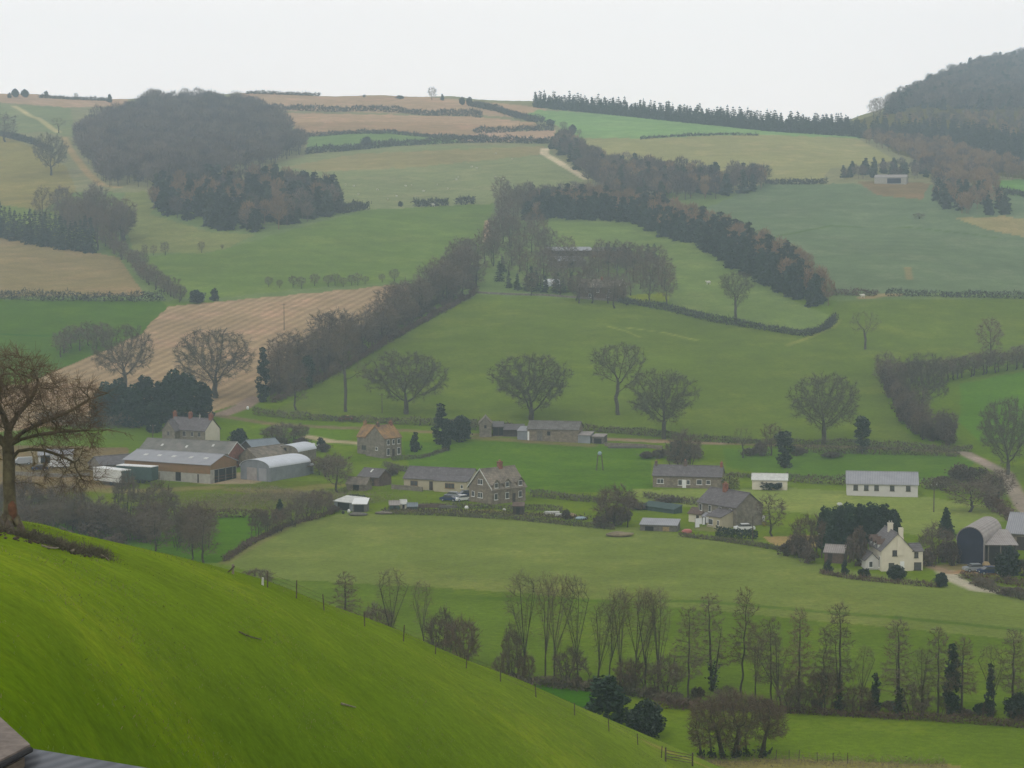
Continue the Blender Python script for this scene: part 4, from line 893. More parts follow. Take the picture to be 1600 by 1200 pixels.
house('white_roofed_shed', 'small open shed with white roof at the field edge, junk piled in front', 'shed', (522, 796), (552, 799), 4.5, 1.9, .7, 'tin_wall', 'white_dirty', kind='lean', doors=[('f', .5, .9, 3.4, 1.6, 'dark')])
house('tin_lean_to', 'pale tin roofed lean-to joined to the right of the small white roofed shed', 'shed', (551, 800), (573, 800), 4.2, 1.8, .7, 'timber_grey', 'white', kind='lean', doors=[('f', .45, .8, 2.2, 1.5, 'dark')])
house('slate_outbuilding', 'small slate roofed outbuilding with red brick end left of the beige bungalow', 'outbuilding', (560, 757), (592, 760), 5, 2.2, 1.6, 'brown_brick', 'slate', lights=[(.45, .5, .5, 1.0)], doors=[('f', .7, .9, .9, 1.9, 'timber_dark')])
house('low_stone_shed', 'low rough stone shed with sagging tile roof beside a yellow bush', 'shed', (541, 766), (572, 767), 4, 1.6, 1.3, 'stone', 'stone_tile', doors=[('f', .5, .7, 1.5, 1.4, 'dark')])
# ------------------------------------------------------------------ along the lane
r, L, _, _ = house('tall_stone_barn', 'narrow grey stone barn with its gable to the valley at the lane', 'barn', (749, 683), (768, 683), 7, 4.0, 1.7, 'stone_grey', 'stone_tile', ridge='y', wins=[('f', .5, 3.0, .6, .8, 'timber_grey', 'dark')])
house('open_cart_shed', 'dark open fronted cart shed right of the narrow stone barn', 'shed', (770, 681), (787, 681), 5, 2.6, 1.0, 'timber_dark', 'slate', kind='lean', doors=[('f', .28, 1.2, 1.2, 2.2, 'dark'), ('f', .74, 1.2, 1.2, 2.2, 'dark')])
house('long_dark_shed', 'low shed with long dark roof between cart shed and long stone barn', 'shed', (787, 682), (820, 682), 5, 1.9, 1.1, 'timber_dark', 'slate', kind='lean')
r, L, _, _ = house('roadside_barn', 'long stone barn with brown grey tiled roof along the lane above the paddock', 'barn', (824, 688), (904, 692), 7, 3.3, 1.9, 'stone', 'slate_old', doors=[('f', .24, 1.4, 1.6, 2.7, 'timber_grey'), ('f', .02, 1.3, .5, 2.5, 'white')], wins=[('f', .42, 2.1, .9, 1.1, 'timber_grey', 'dark')])
wing(r, -3.0, .3, 3.0, 5, 2.6, .8, 'x', 'tin_wall', 'sheet_grey', kind='lean', name='lean_to')
house('grey_tin_shed', 'little grey tin shed against the right end of the long stone barn', 'shed', (903, 692), (922, 693), 4, 2.2, .6, 'tin_wall', 'tin_old', kind='lean')
house('stacked_pallet_shed', 'tiny open shelter with flat pale roof at the end of the barn row', 'shelter', (925, 693), (943, 694), 3.5, 2.0, .4, 'timber_grey', 'tin_old', kind='lean', doors=[('f', .5, .8, 2.2, 1.4, 'dark')])
# terrace cottages
r, L, _, _ = house('long_cottage', 'long low stone cottage with slate roof and white windows below the lane', 'cottage', (1020, 761), (1127, 764), 7, 2.9, 2.1, 'stone', 'slate', ov=.3,
    wins=[('f', .11, 1.5, 1.5, 1.0), ('f', .40, 1.3, .9, 1.2), ('f', .52, 1.4, .7, 1.0), ('f', .68, 1.5, 1.2, 1.1), ('f', .81, 1.5, .9, .9)], doors=[('f', .46, 1.0, .9, 2.0, 'white')],
    chims=[(.02, .5, 1.0, .6, .9, 'brown_brick', 1), (.45, .5, 1.3, .8, .6, 'brown_brick', 1), (.98, .5, 1.1, .6, .9, 'red_brick', 1)])
r, L, _, _ = house('slate_roofed_house', 'grey stone house with big slate roof and red chimney behind a dark clipped hedge', 'house', (1090, 815), (1152, 825), 7.5, 4.4, 2.7, 'stone_grey', 'slate', ov=.3, L=12.2,
    wins=[('f', .08, 3.3, .7, 1.3), ('f', .32, 3.3, .7, 1.3), ('f', .58, 3.3, .8, 1.2), ('f', .85, 3.3, .7, 1.1), ('f', .1, 1.0, .9, 1.1)],
    chims=[(.42, .45, 1.5, 1.0, .8, 'red_brick', 2)])
wing(r, 6.6, -3.4, 4.6, 3.4, 2.4, 1.2, 'x', 'beige', 'slate', kind='lean', name='porch', wins=[('f', .3, 1.2, 1.2, 1.1), ('f', .8, 1.2, .5, 1.0)])
house('cream_outbuilding', 'small cream outbuilding with reddish tiled roof left of the big slate roofed house', 'outbuilding', (1076, 815), (1096, 817), 3, 1.9, .9, 'cream', 'brown_brick', doors=[('f', .7, .8, .7, 1.6, 'timber_dark')])
house('glazed_shed', 'dark little shed with pale lilac roof between outbuilding and house', 'shed', (1097, 819), (1112, 820), 2.5, 1.7, .6, 'timber_dark', 'sheet_grey', kind='lean')
house('flat_roofed_shed', 'long low shed with grey flat roof next to the washing line', 'shed', (1000, 829), (1058, 831), 4.2, 1.3, .7, 'timber_grey', 'sheet_grey', kind='lean', doors=[('f', .25, .5, 1.8, .9, 'dark'), ('f', .7, .5, 1.4, .9, 'straw')])
house('green_netted_shed', 'low dark green roofed store below the terrace hedge', 'shed', (1003, 796), (1054, 803), 2.6, .9, .7, 'green_sheet', 'green_sheet', kind='lean')
house('white_roofed_bungalow', 'small cream bungalow with bright white roof partly behind a dark hedge', 'bungalow', (1175, 765), (1230, 766), 5.5, 2.4, 1.1, 'cream', 'white_dirty', ov=.3, wins=[('f', .8, 1.4, 1.0, .9, 'white')])
r, L, _, _ = house('white_hall', 'long white hall with grey roof and five dark windows', 'hall', (1323, 774), (1434, 777), 8, 2.9, 2.3, 'white_wall', 'sheet_grey', ov=.35,
    wins=[('f', .125, 1.9, .9, 1.1, 'timber_dark'), ('f', .275, 1.9, .9, 1.1, 'timber_dark'), ('f', .42, 1.9, .9, 1.1, 'timber_dark'), ('f', .64, 1.9, .9, 1.1, 'timber_dark'), ('f', .865, 1.9, .9, 1.1, 'timber_dark')])
# white farmhouse
r, L, _, _ = house('white_farmhouse', 'cream farmhouse with steep slate roof, tall gable chimney and dormers', 'farmhouse', (1377, 893), (1422, 892), 9.5, 3.9, 3.0, 'cream', 'slate', ridge='y', ov=.25, L=5.9,
    wins=[('f', .42, 3.4, .7, .9, 'timber_dark'), ('f', .32, .9, .9, 1.2, 'timber_dark'), ('l', .15, 1.6, .5, 2.0), ('l', .4, 1.6, .6, 1.2)], doors=[('f', .66, .9, .8, 1.9, 'white')])
o = MB(); o.box(2.9, -.14, 3.0, 4.1, -.003, 6.4); o.box(3.2, -.14, 6.4, 4.0, .55, 8.1); o.build('chimney', M['cream'], r)
wing(r, 5.9, .15, 1.9, 5.2, 3.7, .9, 'x', 'cream', 'slate', wins=[('f', .35, 3.0, .6, .9, 'timber_dark'), ('f', .5, .9, 1.2, 1.3, 'timber_dark')])
wing(r, -2.4, 2.2, 2.4, 5.0, 1.8, 1.2, 'y', 'white_wall', 'slate', name='lean_to', wins=[('f', .4, 1.0, .6, 1.0)])
chimney(r, 2.9, 5.2, 6.3, 8.3, .9, .7, 'cream', 2, 'concrete')
for v in (3.2, 6.2, 8.6):
    d = MB(); d.prism([(v - .6, 3.6), (v + .6, 3.6), (v + .6, 4.8), (v, 5.5), (v - .6, 4.8)], -.06, 1.6, 'x'); dd = d.build('dormer', M['white'], r)
    e_ = MB(); e_.prism([(v - .8, 4.66), (v, 5.52), (v, 5.64), (v - .8, 4.8)], -.3, 1.8, 'x'); e_.prism([(v + .004, 5.52), (v + .8, 4.66), (v + .8, 4.8), (v + .004, 5.64)], -.3, 1.8, 'x'); e_.build('dormer_roof', M['brown_brick'], dd)
    face('l', 1, 1, v, 4.4, .7, .8, .003, .04, -.06).build('pane', M['glass'], dd)
house('garden_store', 'small store with pinkish brown roof left of the cream farmhouse', 'store', (1288, 879), (1318, 881), 3.2, 2.1, 1.0, 'brown_brick', 'tin_old', doors=[('f', .3, .9, .9, 1.8, 'timber_dark')])
# right hand farm
r, L, _, _ = house('dutch_barn', 'tall round roofed barn with a dark navy front by the farm drive', 'barn', (1494, 881), (1537, 884), 15, 4.6, 2.6, 'tin_old', 'tin_old', ridge='y', kind='barrel', ov=.5)
n = 14; r0 = L / 2
arc = [(r0 - (r0 - .12) * math.cos(math.pi * i / n), 4.6 + 2.45 * math.sin(math.pi * i / n)) for i in range(n + 1)]
o = MB(); o.prism([(.12, 0.15), (L - .12, .15)] + list(reversed(arc)), -.12, -.003, 'y'); o.build('navy_front', M['navy'], r)  # flat navy panel closing the arched front
r, L, _, _ = house('open_stock_shed', 'black mouthed open stock shed joined to the right of the round roofed barn', 'shed', (1538, 883), (1588, 883.6), 11, 3.9, 1.2, 'timber_dark', 'tin_old', kind='lean', ov=.5)
face('f', L, 11, L * .38, 1.8, L * .68, 3.5, .003, .02).build('painted_bay_shade', M['dark'], r)  # near-black panel painted as the shaded mouth of the shed
for u in (.12, .5, .88): face('f', L, 11, L * u, 1.9, .22, 3.9, .021, .2).build('post', M['timber_grey'], r)
house('right_hand_barn', 'barn with pale grey roof at the far right edge of the farm', 'barn', (1572, 858), (1625, 862), 9, 3.4, 3.2, 'stone', 'sheet_grey', ov=.4, doors=[('f', .5, 1.3, 2.4, 2.6, 'timber_dark')])
# ------------------------------------------------------------------ on the hillside
r, L, _, _ = house('hilltop_barn', 'far off open barn with pale roof on the hillside below the plantation', 'barn', (1366, 287), (1416, 288), 10, 3.6, 1.6, 'concrete', 'tin_old', doors=[('f', .62, 1.6, 8, 3.0, 'navy')])
r, L, _, _ = house('park_house', 'brown brick hillside house with pale bargeboards among trees', 'house', (903, 466), (966, 471), 7, 4.6, 3.0, 'brown_brick', 'stone_tile', wins=[('f', .2, 3.3, 1, 1.3), ('f', .5, 3.3, 1, 1.3), ('f', .8, 3.3, 1, 1.3), ('f', .3, 1.2, 1, 1.3), ('f', .75, 1.2, 1, 1.3)], chims=[(.5, .5, 1.0, .8, .7, 'red_brick', 2)])
b = MB(); b.prism([(-.35, 4.3), (3.5, 7.6), (3.5, 7.95), (-.35, 4.65)], L + .2, L + .28, 'x'); b.prism([(3.51, 7.6), (7.35, 4.3), (7.35, 4.65), (3.51, 7.95)], L + .2, L + .28, 'x'); b.build('bargeboard', M['white_dirty'], r)
house('park_cattle_shed', 'long dark hillside shed with thin pale roof edge above the park house', 'shed', (858, 402), (925, 400), 12, 3.2, 1.4, 'timber_dark', 'sheet_grey', ov=.8)
house('park_long_shed', 'second long hillside shed with dull brown roof behind the trees', 'shed', (925, 402), (978, 403), 12, 3.0, 1.5, 'timber', 'slate_old', ov=.6)
house('park_barn', 'grey gabled hillside barn with pale slanting roof line left of the park house', 'barn', (872, 420), (915, 416), 9, 3.6, 1.8, 'stone_grey', 'sheet_grey', doors=[('f', .45, 1.4, 3, 2.8, 'dark')])
p = at(862, 447); r = root('white_marquee', 'small white marquee roof among dark trees below the hillside barn', 'marquee', p, .2)
b = MB(); b.prism([(-2.4, 0), (2.4, 0), (2.4, 1.9), (0, 3.1), (-2.4, 1.9)], -3.2, 3.2, 'x'); b.build('canvas', M['linen'], r)
# near outbuilding at the foot of the viewpoint
def ray(px, py, Y):
    c, s = math.cos(PITCH), math.sin(PITCH); a, b_ = (px - 800) / F, (600 - py) / F
    y = c + b_ * s; z = -s + b_ * c; return Vector((a / y * Y, Y, CAMZ + z / y * Y))
r = root('near_outbuilding', 'nearest slate roof cut off by the bottom left corner', 'outbuilding', (0, 0, 0))
def slab(name, pts, th, m, par):
    b = MB(); pts = [Vector(q) for q in pts]; n = (pts[1] - pts[0]).cross(pts[2] - pts[0]).normalized(); n = n if n.z > 0 else -n
    b.add([q for q in pts] + [q - n * th for q in pts], [(0, 1, 2, 3), (7, 6, 5, 4), (0, 4, 5, 1), (1, 5, 6, 2), (2, 6, 7, 3), (3, 7, 4, 0)]); return b.build(name, m, par)
A1, A2 = ray(38, 1167.5, 35.0), ray(237, 1201, 33.0); A3 = A1 + (A2 - A1) * 1.6
dn = Vector(((A2 - A1).y, -(A2 - A1).x, 0)).normalized() if True else 0
if dn.y > 0: dn = -dn
dwn = (dn + Vector((0, 0, -.45))).normalized()
ridge0 = A1 - (A2 - A1) * .8
slab('roof', [ridge0, A3, A3 + dwn * 4.2, ridge0 + dwn * 4.2], .12, M['slate_near'], r)
bk = (-dn + Vector((0, 0, -.45))).normalized()
slab('roof', [ridge0 + Vector((0, 0, -.01)), A3 + Vector((0, 0, -.01)), A3 + bk * 1.2, ridge0 + bk * 1.2], .12, M['slate_near'], r)
B1 = ray(47, 1163, 34.3); B0 = ray(-60, 1219, 32.0); T1 = ray(0, 1120, 36.3); T0 = B0 + (T1 - B1)
up = (T1 - B1); 
r2 = root('stone_tiled_roof_shed', 'brown stone tiled roof corner above the nearest slate roof', 'shed', (0, 0, 0))
slab('roof', [B0, B1, B1 + up * 1.6, B0 + up * 1.6], .10, M['near_tile'], r2)
b = MB(); b.cyl(B0 + Vector((0, -.06, -.08)), B1 + Vector((.02, -.06, -.08)), .055, .055, 8); b.build('gutter', M['black'], r2)
def wallbox(par, quad, drop, m):
    b = MB(); q = [Vector(v) for v in quad]; g = min(float(zt(v.x, v.y)) for v in q) - .6
    b.add([(v.x, v.y, v.z - drop) for v in q] + [(v.x, v.y, g) for v in q], [(0, 1, 2, 3), (7, 6, 5, 4), (0, 4, 5, 1), (1, 5, 6, 2), (2, 6, 7, 3), (3, 7, 4, 0)]); b.build('wall', m, par)
ins = lambda a, c, t: a + (c - a) * t
q4 = [ridge0, A3, A3 + dwn * 4.2, ridge0 + dwn * 4.2]; ce = sum(q4, Vector()) / 4
wallbox(r, [ins(v, ce, .08) for v in q4], .35, M['stone'])
q4 = [B0, B1, B1 + up * 1.6, B0 + up * 1.6]; ce = sum(q4, Vector()) / 4
wallbox(r2, [ins(v, ce, .1) for v in q4], .25, M['stone'])
# ------------------------------------------------------------------ vehicles
def car(name, label, px, py, rz, paint, L=4.3, van=False):
    p = at(px, py, True); r = root(name, label, 'van' if van else 'car', p, rz)
    H = 1.0 if not van else 1.5; Wd = .86
    prof = [(-L / 2, .35), (-L / 2, .8), (-L * .33, .95), (L * .30, .98), (L / 2, .86), (L / 2, .35)] if not van else [(-L / 2, .4), (-L / 2, 1.1), (-L * .36, 1.25), (L / 2, 1.25), (L / 2, .4)]
    b = MB(); b.prism([(x, z) for x, z in prof], -Wd, Wd, 'y'); b.build('body', M[paint], r)
    cb = [(-L * .30, .96), (-L * .16, 1.42), (L * .22, 1.44), (L * .38, .97)] if not van else [(-L * .34, 1.25), (-L * .22, 1.95), (L / 2 - .02, 2.0), (L / 2 - .02, 1.25)]
    b = MB(); b.prism(cb, -Wd + .1, Wd - .1, 'y'); b.build('cabin', M['glass'] if not van else M[paint], r)
    t = cb[1][1]; b = MB(); b.box(cb[1][0] - .03, -Wd + .12, t + .004, cb[2][0] + .03, Wd - .12, t + .05); b.build('car_roof', M[paint], r)
    for x in (-L * .31, L * .31):
        for y in (-Wd - .02, Wd - .18):
            c = MB(); c.cyl((x, y, .33), (x, y + .2, .33), .33, .33, 12); w = c.build('wheel', M['black'], r)
            c = MB(); yy = y - .012 if y < 0 else y + .2; c.cyl((x, yy, .33), (x, yy + .012, .33), .2, .2, 10); c.build('rim', M['car_silver'], w)
    for y in (-.6, .6):
        c = MB(); c.box(-L / 2 - .02, y - .17, .62, -L / 2 - .003, y + .17, .76); c.build('headlight', M['white'], r)
    return r
car('parked_car', 'dark blue car parked left of the dormer house', 702, 783, 2.75, 'car_blue')
car('parked_car', 'silver car parked just behind the left dark blue car', 709, 778, 2.75, 'car_silver')
car('parked_car', 'white fronted car nosing towards the dormer house wall', 722, 783, .6, 'car_white')
car('parked_car', 'dark blue car half behind the white car near the bungalow garage', 727, 776, .4, 'car_blue')
car('parked_car', 'white car parked behind the clipped hedge of the slate roofed house', 1163, 829, .1, 'car_white')
car('parked_car', 'silver car on the farm drive in front of the round roofed barn', 1523, 893, .15, 'car_silver')
car('parked_car', 'dark car parked beside the silver one on the farm drive', 1545, 897, .2, 'car_blue')
car('passing_car', 'red and white car on the lane behind the orange roofed cottage', 540, 657, .1, 'car_red')
car('white_van', 'white van parked in the yard behind the big bare tree', 92, 731, .1, 'car_white', 5.4, True)
car('small_van', 'pale van parked in the left yard nearest the tree trunk', 35, 726, .4, 'car_silver', 5.0, True)
car('parked_car', 'dark car in the left yard between the two vans', 62, 735, .2, 'car_blue')
# ------------------------------------------------------------------ poles, posts, lines, garden things
def pole(label, px, py, hpx, far=True, arm=True, nm='utility_pole'):
    p = at(px, py, far); h = hpx * p.y / F; r = root(nm, label, 'pole', p, .3)
    b = MB(); b.cyl((0, 0, -.6), (0, 0, h), .15, .10, 8); b.build('post', M['post'], r)
    if arm:
        b = MB(); b.box(-.8, -.06, h - .6, .8, .06, h - .48); b.build('crossarm', M['post'], r)
        for x in (-.65, 0, .65):
            c = MB(); c.cyl((x, 0, h - .477), (x, 0, h - .3), .05, .035, 6); c.build('insulator', M['white'], r)
    return r
pole('wooden electricity pole standing alone in the ploughed field', 444, 516, 42)
pole('wooden pole in the field behind the orange roofed cottage', 597, 646, 32)
pole('tall pole in front of the dark leylandii hedge', 1284, 872, 42)
pole('short leaning pole at the right of the clipped hedge', 1176, 846, 40, arm=False)
pole('thin pole in front of the white farmhouse field, right of the hall', 1459, 800, 46)
pole('pole at the yard left of the stone farmhouse', 239, 700, 38)
def feeder():
    p = at(937, 735, True); r = root('play_frame', 'slim timber frame topped with pale blue in the paddock', 'frame', p, .2)
    for x, y in ((-.9, -.5), (.9, -.5), (-.9, .5), (.9, .5)):
        b = MB(); b.cyl((x, y, -.2), (x * .55, y * .5, 3.9), .08, .06, 6); b.build('leg', M['post'], r)
    b = MB(); b.box(-.6, -.4, 3.9, .6, .4, 4.0); b.build('platform', M['post'], r)
    b = MB(); b.blob((0, 0, 4.5), (.55, .4, .5), amp=.05); b.build('tank', M['pale_blue'], r)
feeder()
# washing line
pa, pb = at(1086, 826, True), at(1116, 822, True)
r = root('washing_line', 'washing line with posts beside the slate roofed house', 'washing line', pa, 0); d = pb - pa
for q in (Vector(), d):
    b = MB(); b.cyl(q + Vector((0, 0, -.2)), q + Vector((0, 0, 2.2)), .05, .04, 6); b.build('post', M['post'], r)
b = MB(); b.cyl((0, 0, 2.15), d + Vector((0, 0, 2.15)), .012, .012, 4); b.build('cord', M['white'], r)
names = ['long white sheet at the left of the washing line', 'white shirt second along the washing line', 'white towel in the middle of the washing line', 'white pillowcase right of middle on the washing line', 'small white cloth at the right of the washing line']
for i, nm in enumerate(names):
    q = pa + d * (.1 + i * .18); h_ = (1.9, 1.3, 1.5, 1.2, .8)[i]; w_ = (1.2, .8, .7, .8, .5)[i]
    u = d.normalized(); b = MB(); n = 6; vs = []
    for s_ in (-.012, .012):
        for j in range(n + 1):
            for k in range(4):
                wv = .10 * math.sin(k * 1.7 + i) * (j / n) + s_
                vs.append(u * (w_ * (k / 3 - .5)) + Vector((-u.y, u.x, 0)) * wv + Vector((0, 0, -h_ * j / n - .01)))
    o_ = (n + 1) * 4; fs = []
    for s0 in (0, o_):
        for j in range(n):
            for k in range(3): fs.append((s0 + j * 4 + k, s0 + j * 4 + k + 1, s0 + j * 4 + k + 5, s0 + j * 4 + k + 4))
    b.add(vs, fs); o = b.build('hanging_sheet', M['linen']); o.location = q + Vector((0, 0, 2.13)); tag(o, nm, 'laundry', 'laundry on the line')
# yard and garden clutter, each its own thing
def bag(name, label, cat_, px, py, r_, m, seed=1, group=None):
    p = at(px, py, True); b = MB(); b.blob((0, 0, r_[2] * .8), r_, 10, 6, seed); o = b.build(name, M[m], smooth=True); o.location = p; return tag(o, label, cat_, group)
bag('feed_bag', 'white feed bag on grass in front of the dormer house', 'bag', 729, 795, (.5, .4, .4), 'white', 1)
bag('feed_bag', 'small white bag left of the dark little hut', 'bag', 788, 798, (.4, .35, .3), 'white_dirty', 2)
bag('upturned_boat_cover', 'pinkish red plastic cover on the grass below the washing line', 'cover', 1073, 833, (1.1, .7, .5), 'red_cloth', 3)
bag('round_bale', 'tan round bale at the mouth of the open stock shed', 'bale', 1541, 889, (.8, .75, .8), 'straw', 4)
bag('blue_tarpaulin', 'pale blue tarpaulin heap among the garden plots', 'tarpaulin', 907, 812, (1.2, .7, .4), 'pale_blue', 5)
bag('ochre_heap', 'ochre heap of sand beside the pale blue tarpaulin', 'heap', 893, 808, (1.0, .8, .5), 'straw', 6)
bag('rubble_heap', 'low brown heap in the big field below the garden plots', 'heap', 967, 838, (3.0, 1.6, .55), 'deadgrass', 7)
bag('rubble_heap', 'stony grey mound in the field right of the white roofed shed', 'heap', 600, 803, (2.2, 1.2, .35), 'stone_grey', 8)
bag('silage_bag', 'left of two white wrapped bales behind the silver barn', 'bale', 490, 697, (.55, .5, .5), 'white', 9)
bag('silage_bag', 'right of two white wrapped bales behind the silver barn', 'bale', 498, 698, (.55, .5, .5), 'white', 10)
bag('white_drum', 'pale drum in the cream farmhouse field near the shrubs', 'drum', 1256, 866, (.6, .5, .4), 'white_dirty', 11)
bag('white_stone', 'whitish boulder above the leylandii row', 'stone', 1312, 790, (.7, .5, .4), 'white_dirty', 12)
bag('white_post_stone', 'white marker stone by the lane bend above the farm', 'stone', 387, 640, (.4, .4, .6), 'white', 13)
bag('plastic_tub', 'white tub before the small white roofed shed', 'tub', 545, 801, (.35, .3, .45), 'white', 14)
bag('plastic_tub', 'dark tub left of the white tub by the shed', 'tub', 536, 803, (.35, .3, .4), 'black', 15)
bag('scrap_heap', 'brown scrap heap before the white roofed sheds', 'heap', 560, 806, (2.2, .8, .45), 'timber_grey', 16)
bag('gas_bottle', 'pair of white bottles against the right wall of the slate roofed house', 'bottles', 1192, 815, (.5, .4, .8), 'white', 17)
bag('yellow_bin', 'yellow bin behind the clipped hedge right of the house', 'bin', 1194, 822, (.5, .4, .6), 'gorse', 18)
def logpile(label, px, py, L, H, m, rz=0, nm='timber_stack', seed=1):
    p = at(px, py, True); rg_ = random.Random(seed); b = MB(); z = 0
    while z < H:
        for y in np.arange(-.5, .5, .3): b.box(-L / 2 + rg_.uniform(-.3, .3), y + rg_.uniform(-.03, .03), z, L / 2 + rg_.uniform(-.3, .3), y + .26, z + .16)
        z += .2
    o = b.build(nm, M[m]); o.location = p; o.rotation_euler = (0, 0, rz); return tag(o, label, 'timber')
logpile('stack of reddish brown boards on the garden edge left of the cars', 668, 793, 8, .7, 'brown_brick', .05)
logpile('grey board stack below the parked cars', 700, 794, 4, .6, 'timber_grey', .1, seed=2)
logpile('pale plank stack in the garden plots right of the dark hut', 862, 803, 3, .5, 'white_dirty', 0, seed=3)
logpile('second pale plank stack further right in the garden plots', 880, 806, 3.4, .5, 'white_dirty', .1, seed=4)
logpile('stack of old planks along the wall beside the lane', 985, 700, 12, .5, 'timber_grey', 0, seed=5)
house('dark_hut', 'tiny dark hut with red brown roof at the field edge', 'hut', (801, 804), (818, 804), 2.2, 1.9, .5, 'timber_dark', 'brown_brick', kind='lean', doors=[('f', .5, .8, .8, 1.6, 'dark')])
house('green_hen_house', 'small grey green hen house at the left end of the garden plots', 'hen house', (609, 796), (624, 796), 1.8, 1.1, .6, 'green_sheet', 'tin_old', doors=[('f', .5, .5, .5, .8, 'dark')])
house('cream_hen_house', 'small cream hen house right of the green one', 'hen house', (626, 795), (635, 795), 1.6, 1.2, .6, 'cream', 'white_dirty', doors=[('f', .5, .5, .5, .8, 'dark')])
house('green_tank_store', 'low green roofed store right of the cream hen house', 'store', (637, 796), (652, 796), 1.8, .7, .5, 'green_sheet', 'sheet_blue')
# garden walls and fences
def wall(name, label, pts, h, t_, m, cat_='wall'):
    W3 = [at(x, y, True) for x, y in pts]; b = MB()
    for a, c in zip(W3, W3[1:]):
        n = max(1, int((c - a).length / 4)); 
        for i in range(n):
            p, q = a.lerp(c, i / n), a.lerp(c, (i + 1) / n); dd = (q - p); nn = Vector((-dd.y, dd.x, 0)).normalized() * t_ / 2
            z0, z1 = float(zt(p.x, p.y)), float(zt(q.x, q.y))
            P = [Vector((p.x, p.y, z0)), Vector((q.x, q.y, z1))]
            vs = [P[0] - nn, P[1] - nn, P[1] + nn, P[0] + nn]
            b.add([v + Vector((0, 0, -.4)) for v in vs] + [v + Vector((0, 0, h)) for v in vs], [(0, 3, 2, 1), (4, 5, 6, 7), (0, 1, 5, 4), (1, 2, 6, 5), (2, 3, 7, 6), (3, 0, 4, 7)])
    return tag(b.build(name, M[m]), label, cat_)
wall('garden_wall', 'pale stone garden wall in front of the beige bungalow', [(612, 764), (640, 766), (660, 768)], 1.1, .4, 'stone_grey')
wall('stone_wall', 'old stone wall running along the lane right of the barns', [(945, 697), (1000, 699), (1035, 702)], 1.0, .5, 'stone')
wall('field_wall', 'low pale wall below the hillside park trees', [(745, 458), (850, 462), (950, 470)], .8, .5, 'stone_grey')
wall('yard_wall', 'low wall across the yard behind the bare tree', [(20, 742), (100, 746), (140, 744)], .9, .4, 'stone_grey')
def fence(label, pts, far, h=1.15, rails=0, group=None, th=.05):
    W3 = [at(x, y, far) for x, y in pts]; r = root('wire_fence', label, 'fence', W3[0], 0, group); tops = []
    rg_ = random.Random(len(label))
    for w in W3:
        b = MB(); q = w - W3[0]; le = rg_.uniform(-.06, .06); b.cyl(q + Vector((0, 0, -.4)), q + Vector((le * 2, 0, h * rg_.uniform(.92, 1.1))), th, th * .9, 6); b.build('post', M['post'], r); tops.append(q)
    b = MB()
    for z in (.45, .75, 1.0):
        for a, c in zip(tops, tops[1:]): b.cyl(a + Vector((0, 0, z)), c + Vector((0, 0, z)), .008, .008, 3, cap=False)
    b.build('wire', M['post'], r)
fence('post and wire fence running down the brow of the near hill', [(418, 918), (463, 935), (507, 954), (570, 979), (630, 1002), (680, 1022), (728, 1044), (782, 1065), (838, 1090), (898, 1118), (952, 1143), (997, 1164), (1033, 1184)], False)
fence('post and wire fence along the bottom of the valley field', [(1212, 1187), (1233, 1188), (1248, 1189), (1277, 1190), (1302, 1191), (1324, 1193)], True, 1.2)
r = root('field_gate', 'wooden field gate at the foot of the near hill', 'gate', at(1040, 1190, False), 0)
g0 = at(1040, 1190, False); g1 = at(1082, 1197, False); dd = g1 - g0
for q in (Vector(), dd):
    b = MB(); b.cyl(q + Vector((0, 0, -.3)), q + Vector((0, 0, 1.35)), .09, .08, 6); b.build('gate_post', M['post'], r)
for z in (.3, .55, .8, 1.08):
    b = MB(); b.cyl(Vector((0, 0, z)), dd + Vector((0, 0, z)), .035, .035, 5); b.build('bar', M['post'], r)
b = MB(); b.cyl(Vector((0, 0, .3)), dd + Vector((0, 0, 1.08)), .03, .03, 5); b.build('brace', M['post'], r)
# leaning board and stump on the brow
p = at(364, 897, False); r = root('broken_stile', 'broken pale stile with a dark slanting board on the brow of the hill', 'stile', p, 0)
b = MB(); b.box(-.07, -.07, -.3, .07, .07, .65); b.build('upright', M['root'], r)
b = MB(); b.cyl((-.35, -.1, .1), (.12, -.1, .55), .05, .05, 5); b.build('board', M['post'], r)
p = at(410, 914, False); b = MB(); b.cyl((0, 0, -.3), (.03, 0, .5), .09, .07, 7); o = b.build('short_post', M['white_dirty']); o.location = p; tag(o, 'short whitish post in front of the dark bush on the brow', 'post')
# sheep
def sheep_mesh():
    b = MB(); b.blob((0, 0, .62), (.55, .26, .28), 10, 6, 3, 0, .06); b.blob((-.62, 0, .78), (.17, .10, .13), 8, 5, 4, 0, .03); b.cyl((-.35, 0, .7), (-.58, 0, .8), .14, .10, 7)
    for x, y in ((-.32, -.13), (-.32, .13), (.33, -.13), (.33, .13)): b.cyl((x, y, 0), (x, y, .42), .035, .05, 5)
    return b
sm = sheep_mesh().build('sheep', M['wool'], smooth=True)
spots = [(540, 290), (553, 292), (634, 292), (643, 291), (683, 290), (713, 282), (716, 278), (774, 278), (786, 281), (737, 262), (745, 264), (775, 241), (800, 250), (606, 313), (620, 308), (590, 298), (560, 305), (662, 300), (700, 296), (512, 283)]
for i, (x, y) in enumerate(spots):
    o = sm if i == 0 else sm.copy()
    if i: COL.objects.link(o)
    o.location = at(x, y, True); o.scale = (1.25,) * 3; o.rotation_euler = (0, 0, random.Random(i).uniform(0, 6)); tag(o, 'white sheep grazing loosely scattered on the far sloping pasture', 'sheep', 'sheep grazing the far pasture')
